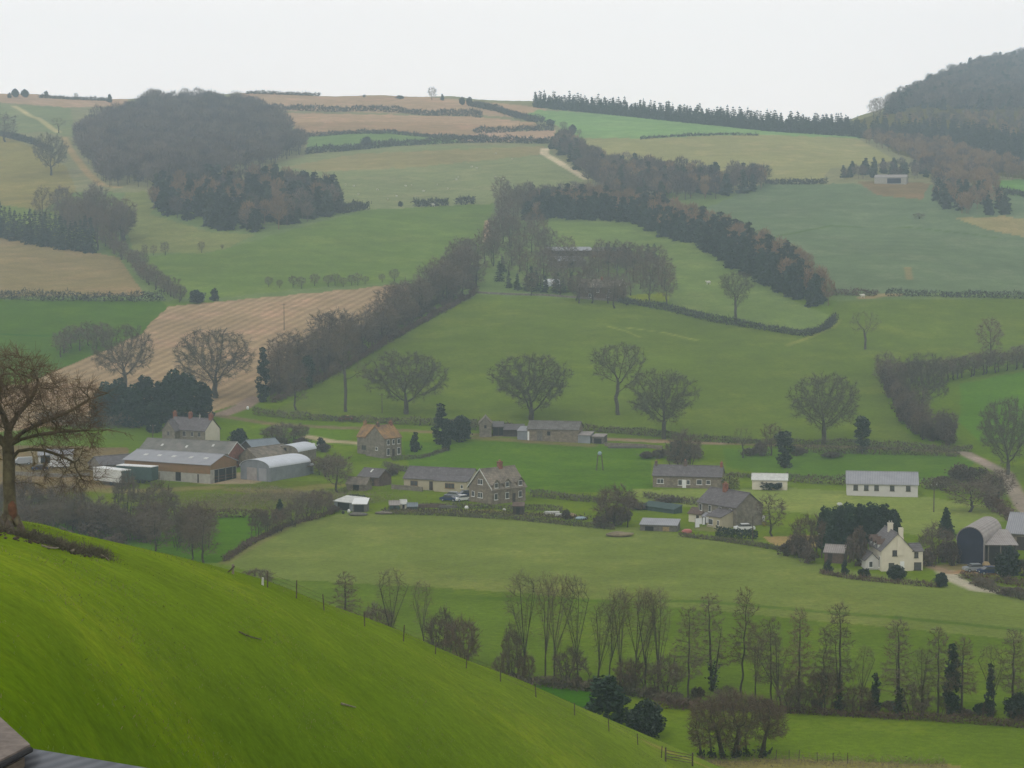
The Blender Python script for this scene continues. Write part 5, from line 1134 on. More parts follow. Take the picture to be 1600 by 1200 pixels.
for x, y, lb in ((1107, 445, 'pale sheep left of the solitary hillside tree'), (1348, 466, 'white sheep lying by the gap in the right hillside hedge'), (980, 478, 'dark sheep left of the park tree'), (677, 323, 'white sheep by the gap in the far hedge')):
    o = sm.copy(); COL.objects.link(o); o.location = at(x, y, True); o.scale = (2.0,) * 3 if x != 980 else (1.3,) * 3; o.rotation_euler = (0, 0, .3); tag(o, lb, 'sheep')
    if x == 980:
        o.data = sm.data.copy(); o.data.materials.clear(); o.data.materials.append(M['black'])
# ------------------------------------------------------------------ single trees, each with its own label
PL = [
 ('oak_a', 635, 647, 101, 136, 'broad bare oak right of the tall field tree, second big crown from the lane', 0.3),
 ('oak_b', 830, 656, 104, 138, 'broad domed bare oak standing directly behind the long stone barn', 1.2),
 ('vase', 966, 648, 113, 92, 'vase shaped bare tree in the field between two spreading oaks', 0.0),
 ('oak_c', 1037, 686, 112, 122, 'spreading bare oak rising behind the long low cottage', 2.2),
 ('oak_d', 1287, 694, 114, 118, 'dense bare oak standing alone left of the ivy clad stub', 0.6),
 ('oak_d', 336, 622, 112, 132, 'tall wide bare oak behind the farmhouse against the ploughed field', 3.5),
 ('oak_c', 196, 610, 106, 104, 'bare oak behind the dark evergreens left of the farmhouse', 4.1),
 ('tall', 540, 643, 142, 66, 'tall bare tree with a high crown and side limb by the lane', 0.2),
 ('lane0', 462, 641, 82, 48, 'small bare tree left of the tall high crowned one', 0.4),
 ('vase', 1150, 506, 82, 68, 'solitary bare tree on the wall line right of the park', 1.0),
 ('sparse', 1352, 546, 64, 54, 'thin open bare tree alone on the right hand slope', 0.4),
 ('lane2', 960, 482, 60, 42, 'bare tree in front of the brick park house', 0.3),
 ('lane1', 1546, 562, 66, 48, 'rounded bare tree behind the right hand hedge line', 0.3),
 ('oak_b', 1575, 742, 122, 104, 'large bare oak beside the lane bend at the right edge', 2.4),
 ('oak_c', 1440, 652, 104, 84, 'dark bare oak with a long right limb in the right hand hedgerow', 5.8),
 ('oak_a', 80, 274, 66, 58, 'broad bare tree on the left slope beside the far track', 1.0),
 ('lane2', 8, 222, 46, 44, 'bare tree on the left slope at the very edge', .4),
 ('sparse', 92, 208, 26, 28, 'little bare tree at the top bend of the far track', .4),
 ('sparse', 1161, 716, 52, 36, 'thin bare tree in the paddock behind the long cottage', 0.2),
 ('scrub0', 1068, 740, 66, 60, 'tangled bare tree close behind the long cottage roof', 0.2),
 ('lane1', 1205, 712, 52, 40, 'hazy bare tree left of the ivy covered tree', 1.2),
 ('lane2', 527, 770, 62, 58, 'bare garden tree left of the small slate outbuilding', .5),
 ('scrub1', 960, 822, 66, 72, 'broad bare garden bush above the brown field heap', .8),
 ('lane0', 1205, 838, 66, 56, 'olive bare tree right of the slate roofed house', .9),
 ('scrub1', 1262, 868, 66, 60, 'reddish bare tree left of the dark leylandii', .4),
 ('lane1', 1515, 800, 50, 90, 'wide bare bush thicket below the lane at the right', .4),
 ('lane2', 1560, 790, 60, 70, 'bare thicket beside the lane below the large right oak', 1.4),
 ('scrub0', 1462, 878, 60, 60, 'bare tree between the cream farmhouse and the round roofed barn', .6),
 ('tall', 1377, 690, 128, 0, '', 0),
]
for t, x, y, h, w, lb, rz in PL:
    if w: place(TREES[t], x, y, h, w, lb, 'tree', 'bare_tree', rz=rz)
EV = [
 ('cypress', 689, 694, 66, 30, 'tall dark cypress behind the paddock corner', 'cypress_tree'),
 ('cypress', 697, 704, 52, 20, 'narrower dark cypress just in front of the tallest', 'cypress_tree'),
 ('ever_round', 718, 690, 42, 44, 'broad dark evergreen right of the two cypresses', 'evergreen_tree'),
 ('topiary', 649, 706, 34, 20, 'dark egg shaped conifer on the lawn right of the orange roofed cottage', 'evergreen_tree'),
 ('ivy_tree', 1226, 731, 58, 46, 'ivy smothered tree left of the big paddock', 'ivy_tree'),
 ('ivy_tree', 1347, 707, 58, 42, 'top heavy ivy clad stub right of the dense oak', 'ivy_tree'),
 ('xmas', 437, 812, 34, 22, 'small dark cone shaped conifer in the scrub field', 'conifer_tree'),
 ('xmas', 1478, 840, 50, 30, 'single pointed conifer left of the round roofed barn', 'conifer_tree'),
 ('ever_round', 308, 474, 22, 28, 'squat dark evergreen, left of the pair above the ploughed field', 'evergreen_tree'),
 ('topiary', 335, 470, 22, 16, 'slim dark evergreen, right of the pair above the ploughed field', 'evergreen_tree'),
 ('cypress', 412, 628, 88, 26, 'ivy covered leaning trunk at the lane fork', 'ivy_tree'),
 ('ivy_tree', 483, 607, 52, 26, 'ivy clad stem in the lane row above the green field', 'ivy_tree'),
 ('ever_round', 1063, 722, 36, 44, 'dark evergreen behind the left half of the long cottage', 'evergreen_tree'),
 ('ever_round', 372, 698, 30, 34, 'dark evergreen right of the cream farm gable', 'evergreen_tree'),
 ('leyland', 948, 1136, 86, 78, 'large dark evergreen bush at the foot of the near hill', 'evergreen_tree'),
 ('ever_round', 1008, 1154, 62, 74, 'lower dark evergreen right of the largest bush', 'evergreen_tree'),
 ('ever_wide', 1350, 902, 14, 28, 'low dark clipped shrub left of the cream farmhouse front', 'shrub'),
 ('ever_round', 1401, 906, 24, 36, 'round dark bush before the cream farmhouse', 'shrub'),
 ('ever_round', 1470, 917, 24, 26, 'dark rounded bush beside the drive entrance', 'shrub'),
 ('topiary', 1294, 894, 22, 18, 'dark round topped bush before the garden store', 'shrub'),
 ('topiary', 1320, 898, 26, 15, 'upright dark bush right of the garden store', 'shrub'),
 ('ever_round', 1574, 905, 54, 46, 'large evergreen bush right of the open stock shed', 'shrub'),
 ('ever_wide', 1202, 765, 13, 52, 'dark hedge bush before the white roofed bungalow', 'shrub'),
 ('spring_bush', 1140, 765, 24, 34, 'fresh yellow green bush right of the long cottage', 'shrub'),
 ('spring_bush', 387, 706, 14, 18, 'bright green bush above the blue roofed shed', 'shrub'),
 ('ever_wide', 502, 700, 16, 22, 'dark bush between the white bales and lane', 'shrub'),
 ('ever_wide', 556, 790, 18, 52, 'dark evergreen hedge bush behind the white roofed shed', 'shrub'),
 ('brown_bush', 1340, 884, 66, 60, 'dark purplish tree between leylandii and cream farmhouse', 'copper_tree'),
 ('spring_bush', 538, 771, 12, 14, 'yellow bush beside the low stone shed', 'shrub'),
]
for t, x, y, h, w, lb, nm in EV: place(TREES[t], x, y, h, w, lb, 'shrub' if nm == 'shrub' else 'tree', nm, crown_name='foliage')
for i, (x, y, h, w) in enumerate([(165, 660, 66, 44), (186, 664, 76, 42), (208, 668, 70, 44), (228, 664, 80, 44), (252, 660, 66, 40), (271, 662, 88, 50), (294, 664, 84, 50), (316, 656, 62, 42), (240, 676, 50, 34), (150, 668, 46, 26)]):
    place(TREES['leyland'], x, y, h, w, 'dark evergreen in the dense screen behind the farmhouse', 'tree', 'evergreen_tree', 'evergreens screening the farm', crown_name='foliage')
for i, (x, y, h, w) in enumerate([(1290, 864, 76, 34), (1310, 860, 74, 36), (1326, 852, 70, 34), (1345, 850, 66, 34), (1362, 848, 66, 36), (1380, 850, 66, 34), (1396, 856, 64, 30), (1300, 874, 56, 34), (1375, 862, 58, 36)]):
    place(TREES['leyland'], x, y, h, w, 'dark leylandii in the tall row behind the cream farmhouse', 'tree', 'conifer_tree', 'leylandii behind the cream farmhouse', crown_name='foliage')
# ------------------------------------------------------------------ valley bottom row
VB = [
 ('alder2', 540, 1002, 106, 66, 'brownish bushy alder, the first rising over the brow'),
 ('poplar1', 607, 1012, 130, 52, 'pale fine topped poplar behind the brow, right of the first alder'),
 ('scrub0', 590, 1005, 62, 64, 'twiggy brown bush under the fine topped poplar'),
 ('poplar0', 664, 1026, 128, 44, 'slender single poplar standing left of the round scrub'),
 ('scrub0', 690, 1040, 90, 60, 'grey rounded scrub just over the brow'),
 ('scrub1', 722, 1048, 88, 64, 'second rounded scrub, right of the grey one over the brow'),
 ('poplar2', 820, 1062, 178, 62, 'wide forked fan topped poplar, leftmost of the full height row'),
 ('scrub0', 800, 1064, 90, 40, 'low upright scrub beneath the leftmost full height poplar'),
 ('poplar1', 852, 1066, 180, 44, 'dark stemmed poplar, left of a close pair'),
 ('poplar3', 866, 1068, 182, 52, 'poplar with two ivy dark stems, right of the close pair'),
 ('poplar0', 904, 1070, 180, 50, 'straight poplar right of the close pair'),
 ('poplar2', 933, 1074, 150, 50, 'poplar leaning to the right above the stream'),
 ('poplar0', 948, 1076, 166, 46, 'pale poplar behind the leaning one'),
 ('poplar1', 968, 1078, 168, 48, 'poplar with twin stems above the dark evergreen'),
 ('poplar3', 992, 1080, 172, 54, 'reddish topped poplar left of the thickest clump'),
 ('poplar0', 1008, 1082, 172, 50, 'thick poplar in the middle of the clump'),
 ('poplar2', 1028, 1084, 174, 52, 'rightmost poplar of the clump before the alders'),
 ('alder0', 1075, 1100, 152, 58, 'bare alder with level boughs standing nearest the willow'),
 ('alder1', 1112, 1080, 150, 62, 'twin stemmed alder left of the taller single one'),
 ('alder2', 1158, 1082, 162, 58, 'tall single stemmed alder behind the willow clump'),
 ('alder0', 1205, 1104, 140, 56, 'alder rising from behind the right of the willow'),
 ('poplar2', 1222, 1108, 130, 54, 'oblique slender tree leaning right of the willow'),
 ('alder2', 1248, 1110, 158, 60, 'reddish topped alder beside the ivy wrapped stem'),
 ('alder3', 1280, 1110, 132, 40, 'thin alder stem wrapped in ivy'),
 ('alder1', 1312, 1112, 168, 64, 'tall alder with two parallel stems'),
 ('scrub1', 1290, 1112, 70, 60, 'rusty brown scrub at the foot of the twin alder'),
 ('cypress', 1368, 1114, 66, 20, 'short dark ivy column in the bottom hedge'),
 ('alder1', 1404, 1118, 150, 72, 'broad headed alder right of the short ivy column'),
 ('alder0', 1466, 1118, 138, 58, 'alder half behind the black ivy column'),
 ('cypress', 1488, 1118, 118, 34, 'tall black ivy column, the darkest in the row'),
 ('alder2', 1502, 1118, 120, 60, 'bare alder right behind the black ivy column'),
 ('cypress', 1547, 1120, 88, 20, 'slim ivy column near the right edge'),
 ('poplar0', 1552, 1120, 120, 46, 'faint bare tree around the slim ivy column'),
 ('alder0', 1582, 1118, 138, 60, 'bare alder near the right edge of the row'),
 ('ever_round', 1590, 1124, 44, 50, 'dark holly mound under the last alder at the right'),
 ('ever_wide', 1530, 1118, 20, 24, 'small dark bush left of the slim ivy column'),
 ('poplar2', 1440, 1116, 110, 40, 'thin pale tree between broad alder and ivy column'),
 ('poplar0', 1345, 1112, 110, 36, 'thin sapling left of the short ivy column'),
 ('poplar1', 1180, 1100, 132, 40, 'thin sapling between the single alder and the willow top'),
 ('scrub0', 1235, 1112, 60, 50, 'olive scrub right of the willow'),
 ('scrub0', 1430, 1118, 50, 60, 'olive scrub at the foot of the broad headed alder'),
 ('scrub1', 1340, 1114, 46, 60, 'brown scrub in the bottom hedge beyond the twin alder'),
 ('scrub0', 890, 1070, 60, 60, 'scrub among the straight poplars by the stream'),
 ('scrub1', 985, 1082, 56, 64, 'scrub at the foot of the poplar clump'),
 ('scrub0', 1040, 1090, 66, 66, 'grey green scrub right of the poplar clump'),
 ('willow', 1150, 1184, 108, 168, 'wide many stemmed willow clump in the near valley field'),
]
for t, x, y, h, w, lb in VB:
    nm = {'alder': 'alder_tree', 'popla': 'poplar_tree', 'scrub': 'scrub_bush', 'cypre': 'ivy_column', 'ever_': 'holly_bush', 'willo': 'willow_tree'}[t[:5]]
    o = place(TREES[t], x, y, h, w, lb, 'bush' if nm in ('scrub_bush', 'holly_bush') else 'tree', nm, rz=(0.1 if t == 'willow' else None))
    if t[:3] in ('pop', 'ald'): o.rotation_euler[1] = random.Random(x).uniform(-.09, .11) if 'leaning' not in lb and 'oblique' not in lb else .2
place(TREES['scrub1'], 402, 918, 30, 60, 'dark leafy bush just over the brow behind the short post', 'bush', 'thorn_bush')
BR = [(1250, 872, 40, 50), (1228, 868, 22, 40), (1262, 880, 30, 40), (1450, 884, 30, 50), (1475, 878, 34, 44), (1488, 884, 44, 34), (1500, 752, 30, 60), (1530, 762, 36, 60), (1556, 776, 40, 50), (1470, 762, 20, 50), (1060, 722, 26, 50), (1085, 716, 22, 44), (1030, 716, 16, 40), (1010, 716, 12, 40), (985, 790, 14, 40), (960, 822, 34, 60), (940, 824, 20, 40), (885, 812, 18, 22), (1000, 796, 12, 50), (1040, 786, 10, 60), (1190, 712, 24, 40), (1172, 712, 14, 40), (1245, 712, 14, 40), (640, 752, 12, 30), (612, 742, 14, 40), (505, 706, 14, 40), (470, 700, 18, 44), (440, 698, 16, 40), (410, 702, 14, 30), (1600, 900, 30, 40), (1540, 915, 12, 60), (1580, 930, 14, 60), (1510, 914, 8, 50), (330, 745, 6, 40), (300, 772, 8, 60), (350, 766, 6, 50), (560, 765, 10, 40), (520, 800, 12, 40), (1160, 792, 10, 40), (1230, 790, 8, 60), (740, 704, 8, 50), (800, 700, 6, 40), (1300, 715, 10, 50), (1415, 716, 8, 60)]
for i, (x, y, h, w) in enumerate([q for q in BR if q[2] > 9]):
    place(TREES['brown_bush'], x, y, h, w, 'brown twiggy shrub in the gardens and hedge corners of the village', 'shrub', 'brown_shrub', 'brown shrubs about the village', crown_name='foliage')
# bare scrub left behind the brow
rg_ = random.Random(5)
for i in range(12):
    x = rg_.uniform(20, 240); y = rg_.uniform(815, 850) + max(0, (x - 150)) * .12
    place(TREES['brown_bush'], x, y, rg_.uniform(18, 34), rg_.uniform(50, 80), 'low brown bush in the thicket behind the brow', 'bush', 'brown_shrub', 'low bushes of the thicket behind the brow', crown_name='foliage')
for i in range(24):
    x = 20 + 290 * rg_.random() ** 1.4; y = rg_.uniform(800, 838) + max(0, (x - 150)) * .15
    place(TREES['scrub%d' % (i % 2)], x, y, rg_.uniform(40, 75), rg_.uniform(46, 80), 'brown bare scrub tree in the thicket behind the brow', 'tree', 'scrub_tree', 'scrub thicket behind the near brow')
for x, y, h, w, lb in ((318, 880, 76, 56, 'upright bare tree with several dark stems at the right of the thicket'), (300, 878, 70, 40, 'slimmer bare tree left of the many stemmed one'), (245, 870, 70, 60, 'olive tinted tree low in the thicket centre')):
    place(TREES['lane0'], x, y, h, w, lb, 'tree', 'bare_tree')
for i, (x, y, h, w) in enumerate([(478, 812, 40, 60), (500, 800, 36, 44), (455, 822, 34, 44), (425, 832, 40, 46), (405, 838, 42, 40)]):
    place(TREES['scrub%d' % (i % 2)], x, y, h, w, 'tawny bare bush in the hedge line below the scrub field', 'bush', 'hedge_bush', 'tawny bushes below the scrub field')
for i, (x, y, h, w) in enumerate([(520, 745, 36, 50), (500, 740, 26, 60), (445, 690, 30, 60), (425, 690, 24, 40), (470, 688, 26, 30)]):
    place(TREES['scrub%d' % (i % 2)], x, y, h, w, 'brown garden scrub around the silver barns', 'bush', 'scrub_bush', 'scrub around the silver barns')
# ------------------------------------------------------------------ the lane of trees climbing the hill
rg_ = random.Random(9); lane_pts = [(425, 624), (470, 606), (515, 586), (575, 551), (617, 526), (662, 501), (705, 478), (742, 457)]
def along(pts, n):
    d = [0]
    for a, b in zip(pts, pts[1:]): d.append(d[-1] + math.hypot(b[0] - a[0], b[1] - a[1]))
    for i in range(n):
        t = d[-1] * i / max(n - 1, 1); j = max(k for k in range(len(d)) if d[k] <= t + 1e-6); j = min(j, len(pts) - 2); f = (t - d[j]) / (d[j + 1] - d[j] + 1e-6)
        yield pts[j][0] + (pts[j + 1][0] - pts[j][0]) * f, pts[j][1] + (pts[j + 1][1] - pts[j][1]) * f
for i, (x, y) in enumerate(along(lane_pts, 76)):
    x += rg_.uniform(-6, 6); y += -4 - rg_.random() ** 1.5 * 24; k = rg_.choice([.55, .8, 1.0, 1.12]) * rg_.uniform(.9, 1.1) * (70 if x < 540 else 54)
    place(TREES['lane%d' % rg_.randrange(3)], x, y, k, k * rg_.uniform(.6, 1.05), 'bare tree in the dense row lining the lane up the hill', 'tree', 'bare_tree', 'bare trees lining the lane up the hill')
for i, (x, y) in enumerate(along(lane_pts, 40)):
    place(TREES['brown_bush'], x + rg_.uniform(-6, 6), y - rg_.uniform(2, 18), rg_.uniform(10, 24), rg_.uniform(20, 36), 'brown understorey bush beneath the lane trees', 'bush', 'brown_shrub', 'understorey of the lane trees', crown_name='foliage')
for i, (x, y) in enumerate(along([(1385, 600), (1395, 635), (1412, 660), (1440, 684), (1480, 696)], 16)):
    place(TREES['brown_bush'], x + rg_.uniform(-4, 18), y + rg_.uniform(-4, 2), rg_.uniform(24, 44), rg_.uniform(34, 50), 'large brown bush in the thick right hedgerow', 'bush', 'brown_shrub', 'bushes of the thick right hedgerow', crown_name='foliage')
for i, (x, y) in enumerate(along([(790, 1066), (930, 1076), (1060, 1100), (1240, 1112), (1420, 1118), (1590, 1126)], 22)):
    t = rg_.choice(['scrub0', 'scrub1', 'brown_bush']); k = rg_.uniform(18, 50) if t != 'brown_bush' else rg_.uniform(12, 26)
    place(TREES[t], x + rg_.uniform(-9, 9), y + rg_.uniform(-8, 1), k, rg_.uniform(26, 50), 'tangled undergrowth bush among the stream side trees', 'bush', 'scrub_bush', 'undergrowth of the stream side row', crown_name='foliage' if t == 'brown_bush' else 'crown')
for i, (x, y) in enumerate(along([(690, 470), (715, 440), (745, 420), (775, 405), (790, 370), (790, 340), (820, 335)], 30)):
    x += rg_.uniform(-14, 14); y += rg_.uniform(-8, 8); k = rg_.uniform(.8, 1.1) * 56
    place(TREES['lane%d' % (i % 3)], x, y, k, k * .62, 'bare tree in the wood at the head of the lane', 'tree', 'bare_tree', 'bare trees at the head of the lane')
for i, (x, y) in enumerate([(795, 430), (812, 400), (830, 395), (845, 415), (825, 440), (850, 435), (800, 385), (842, 385), (990, 440), (1005, 432), (1020, 440), (1035, 448), (1015, 455), (1000, 452), (978, 432), (920, 440), (885, 415), (1028, 430), (875, 462), (900, 470), (925, 474), (985, 462), (1042, 474), (830, 462), (940, 462), (915, 462), (890, 440), (1008, 420), (860, 425), (895, 425), (935, 425), (950, 435), (965, 430), (870, 445), (912, 432), (940, 418), (962, 418), (980, 425), (845, 450), (858, 405), (812, 425), (800, 415), (990, 425), (1040, 455), (1015, 470), (905, 474), (975, 474), (950, 474), (818, 378), (836, 372), (850, 395), (925, 450)]):
    k = rg_.uniform(38, 50); place(TREES['lane%d' % (i % 3)], x, y, k, k * .8, 'bare tree among the buildings of the hillside park', 'tree', 'bare_tree', 'bare trees around the park house')
for i, (x, y) in enumerate([(795, 450), (808, 453), (822, 455), (838, 456), (852, 457), (868, 458), (880, 458), (893, 456), (905, 450), (870, 450), (830, 448), (948, 412), (960, 410), (975, 412), (985, 410), (998, 412), (1012, 408), (1022, 410), (780, 440), (785, 425)]):
    k = rg_.uniform(26, 36); place(TREES['spruce%d' % (i % 3)], x, y, k, k * .55, 'dark conifer in the shelter belt of the hillside park', 'tree', 'conifer_tree', 'dark conifers around the park house')
# hedgerow mass at right
for i, (x, y) in enumerate(along([(1385, 590), (1395, 625), (1410, 655), (1440, 680), (1475, 694)], 22)):
    x += rg_.uniform(-8, 14); y += rg_.uniform(-4, 4); k = rg_.uniform(34, 56); place(TREES['lane%d' % (i % 3)], x, y, k, k * .9, 'bushy bare tree in the thick hedgerow down to the lane', 'tree', 'hedgerow_tree', 'trees in the thick right hedgerow')
for i, (x, y) in enumerate(along([(1400, 600), (1460, 598), (1520, 588), (1600, 575), (1640, 570)], 26)):
    x += rg_.uniform(-5, 5); k = rg_.uniform(30, 40); place(TREES['lane%d' % (i % 3)], x, y, k, k * 1.0, 'low bare tree in the long hedgerow across the right slope', 'tree', 'hedgerow_tree', 'trees in the long right slope hedgerow')
for i, (x, y) in enumerate([(100, 552), (112, 545), (125, 548), (138, 540), (150, 545), (162, 540), (95, 558)]):
    place(TREES['lane%d' % (i % 3)], x, y, 38, 36, 'bare thorn tree in the clump at the edge of the ploughed field', 'tree', 'thorn_tree', 'thorn clump beside the ploughed field')
for i, (x, y) in enumerate([(420, 448), (437, 450), (458, 449), (471, 451), (492, 447), (513, 448), (524, 446), (536, 448), (549, 446), (559, 446), (571, 444), (597, 441), (616, 440)]):
    k = rg_.uniform(13, 20); place(TREES['lane%d' % (i % 3)], x, y, k, k * 1.0, 'small round thorn in the row along the top of the ploughed field', 'tree', 'thorn_tree', 'thorns along the top of the ploughed field')
for i, (x, y, k) in enumerate([(226, 398, 16), (240, 399, 16), (258, 399, 22), (315, 395, 18), (347, 390, 8)]):
    place(TREES['lane%d' % (i % 3)], x, y, k, k * .8, ['smallest bare thorn at the left of the pasture trio', 'middle bare thorn of the pasture trio', 'largest bare thorn at the right of the pasture trio', 'single bare thorn standing apart on the pasture', 'tiny bush far right on the pasture'][i], 'tree', 'thorn_tree')
# left slope woods
for i in range(34):
    x = rg_.uniform(62, 195); y = rg_.uniform(352, 402); 
    if x > 150 or y < 388: place(TREES['lane%d' % (i % 3)], x, y - 4, rg_.uniform(46, 70), rg_.uniform(36, 46), 'bare tree in the clump below the far left track', 'tree', 'bare_tree', 'bare clump on the left slope')
for i, (x, y) in enumerate(along([(-8, 372), (30, 378), (70, 386), (110, 392), (142, 398)], 20)):
    k = rg_.uniform(44, 60); place(TREES['spruce%d' % (i % 3)], x, y + rg_.uniform(-4, 1), k, k * .38, 'dark spruce in the line above the left stubble field', 'tree', 'spruce_tree', 'spruce line above the left stubble field')
for i, (x, y) in enumerate(along([(165, 385), (200, 410), (225, 440), (262, 462), (285, 472)], 22)):
    k = rg_.uniform(22, 34); place(TREES['lane%d' % (i % 3)], x + rg_.uniform(-5, 5), y, k, k * 1.1, 'bushy bare tree in the hedge running down beside the left stubble field', 'tree', 'hedgerow_tree', 'trees in the left sloping hedge')
# skyline trees
for t, x, y, h, w, lb in [('topiary', 15, 153, 9, 8, 'small dark tree at the left end of the skyline'), ('ever_round', 24, 152, 14, 14, 'rounded dark tree, left of the skyline pair'), ('ever_round', 39, 152, 13, 15, 'rounded dark tree, right of the skyline pair'), ('topiary', 72, 151, 10, 9, 'single small skyline tree right of the pair'), ('lane1', 119, 156, 11, 9, 'faint bare skyline tree left of the domed wood'), ('topiary', 171, 160, 14, 11, 'dark skyline tree nearest the domed wood'),
    ('lane0', 675, 156, 20, 17, 'bare rounded tree on the skyline'), ('topiary', 691, 157, 11, 7, 'small dark tree right of the bare skyline tree'), ('ever_round', 722, 164, 13, 11, 'left of two dark skyline evergreens'), ('ever_round', 733, 165, 14, 11, 'right of two dark skyline evergreens'),
    ('ever_wide', 625, 155, 6, 16, 'low dark bush on the bare skyline'), ('ever_wide', 569, 152, 4, 8, 'tiny dark bush on the skyline'), ('ever_round', 647, 125, 0, 0, '')]:
    if h: place(TREES[t], x, y, h, w, lb, 'tree', 'skyline_tree')
for i, (x, y, h, w) in enumerate([(519, 236, 8, 14), (572, 229, 16, 20), (602, 228, 9, 14), (540, 236, 6, 14), (840, 188, 10, 14), (860, 196, 10, 16), (880, 202, 12, 16), (895, 208, 14, 14), (905, 212, 10, 10), (626, 323, 9, 9), (1436, 342, 9, 24), (520, 234, 7, 10)]):
    place(TREES['ever_round' if i % 2 else 'lane0'], x, y, h, w, ['dark round bush at the left of the far green strip hedge', 'faint bare tree on the far green strip', 'dark bush right of the faint tree on the far green strip', 'low bush between bushes of the far green strip', 'dark tree topping the far track wood', 'second dark tree above the far track wood', 'third dark tree above the far track wood', 'fourth dark tree above the far track wood', 'lowest dark tree above the far track wood', 'single bush left of the mid slope hedge gaps', 'lone low bush on the right hand slope', 'small bush overlapping the far strip hedge'][i], 'bush', 'far_bush')
# ------------------------------------------------------------------ woods: nearest edges tree by tree, the mass behind as one wood
def rpick(tabs, w):
    def f(rg, p):
        k = rg.choice(len(tabs), p=w); return tabs[k][rg.integers(len(tabs[k]))]
    return f
def individual(spots, tabs, names, seed, label, group):
    rg = random.Random(seed)
    for p in spots:
        k = 0 if rg.random() < names[0][1] else 1; t = rg.choice(tabs[k])
        lb, gp = label[k], group[k]; nm = names[k][0]
        if k == 0 and len(names) > 2: pass
        place_one(t, nm, lb, 'tree', gp, p, rg.uniform(.8, 1.15), rg.uniform(0, 6.28))
belt = [(820, 344), (985, 348), (1085, 385), (1190, 447), (1290, 488), (1297, 474), (1250, 425), (1185, 392), (1105, 358), (1030, 332), (920, 320), (822, 326)]
bs = wood_spots(belt, 5.6, 31); rng.shuffle(bs); print('belt', len(bs))
PXb, PYb = proj(bs[:, 0], bs[:, 1], bs[:, 2])
front = PYb > np.interp(PXb, [820, 985, 1085, 1190, 1290], [336, 339, 372, 428, 478])
rgx = random.Random(77)
o_ = np.argsort(-PYb); bs, front = bs[o_], front[o_]
merge_wood('belt_wood', list(bs[260:]), lambda rg, p: (FARC[rg.integers(3)] if rg.uniform() < .62 else FARL[rg.integers(2)]), 4, .8, 1.1)
for p, fr in zip(bs[:260], front):
    con = rgx.random() < (.98 if fr else .72)
    t = rgx.choice(FC if con else FL)
    place_one(t, 'spruce_tree' if con else 'larch_tree', 'dark spruce in the curving belt above the park' if con else 'orange brown larch in the curving belt above the park', 'tree', 'spruces of the curving belt' if con else 'larches of the curving belt', Vector(p), rgx.uniform(.75, 1.15), rgx.uniform(0, 6))
copse = [(238, 333), (300, 348), (400, 366), (470, 352), (527, 334), (524, 318), (480, 300), (400, 296), (300, 300), (250, 308)]
cs = wood_spots(copse, 7.6, 33); print('copse', len(cs)); PXc, PYc = proj(cs[:, 0], cs[:, 1], cs[:, 2])
o = merge_wood('copse', [p for p in cs], lambda rg, p: (FARC[rg.integers(3)] if rg.uniform() < .72 else (FARL[rg.integers(2)] if rg.uniform() < .5 else FARB[rg.integers(3)])), 5, .95, 1.4)
dome = [(116, 224), (140, 262), (168, 292), (235, 296), (300, 292), (420, 262), (476, 240), (448, 210), (400, 178), (330, 168), (230, 170), (165, 196)]
ds = wood_spots(dome, 8.0, 34); print('dome', len(ds))
merge_wood('domed_wood', list(ds), lambda rg, p: FARB[rg.integers(3)], 6, .85, 1.5)
upper = [(862, 232), (905, 268), (925, 296), (1000, 312), (1080, 316), (1196, 296), (1190, 280), (1090, 282), (1000, 270), (945, 262), (905, 240), (880, 222)]
us = wood_spots(upper, 7.4, 35); print('upper', len(us))
merge_wood('track_wood', list(us), lambda rg, p: (FARB[rg.integers(3)] if rg.uniform() < .62 else (FARL[rg.integers(2)] if rg.uniform() < .45 else FARC[rg.integers(3)])), 7)
low = wood_spots([(800, 318), (925, 312), (1030, 330), (920, 322), (820, 330)], 7, 36)
merge_wood('slope_copse', list(low), lambda rg, p: FARB[rg.integers(3)], 8, .7, 1.0)
# skyline plantation: its front row tree by tree
fr_pts = list(along([(838, 168), (1000, 184), (1200, 205), (1340, 214)], 78)) + list(along([(1345, 216), (1480, 228), (1600, 262), (1660, 275)], 34))
for i, (x, y) in enumerate(fr_pts):
    p = at(x + rgx.uniform(-2, 2), y, True); place_one(rgx.choice(FS), 'spruce_tree', 'dark spruce along the edge of the skyline plantation' , 'tree', 'spruces of the skyline plantation', p, rgx.uniform(.6, 1.02), rgx.uniform(0, 6))
pl = wood_spots([(842, 168), (1000, 183), (1200, 204), (1340, 213), (1480, 226), (1600, 258), (1700, 280), (1700, 240), (1600, 226), (1480, 205), (1340, 206), (1200, 202), (1000, 181), (840, 166.5)], 6, 37)
bk = []
for x, y in along([(838, 168), (1000, 184), (1200, 205), (1340, 212)], 150):
    p = at(x, y, True)
    for k in range(3): q = p + Vector((rgx.uniform(-3, 3), 6 + k * 7 + rgx.uniform(-2, 2), 0)); bk.append((q.x, q.y, float(zt(q.x, q.y))))
print('plantation', len(pl), len(bk))
merge_wood('plantation', list(pl) + [np.array(b_) for b_ in bk], lambda rg, p: FARS[rg.integers(4)], 9, .65, 1.1)
hill = wood_spots([(1384, 180), (1440, 170), (1560, 174), (1700, 180), (1900, 180), (1900, 76), (1600, 91), (1550, 100), (1505, 112), (1460, 131), (1425, 148), (1395, 163)], 8.0, 38); print('hill', len(hill))
merge_wood('hill_wood', list(hill), lambda rg, p: (FARB[rg.integers(3)] if rg.uniform() < .7 else FARC[rg.integers(3)]), 10, .8, 1.2)
clear = wood_spots([(1370, 190), (1600, 184), (1800, 190), (1800, 250), (1600, 226), (1480, 204)], 11, 39)
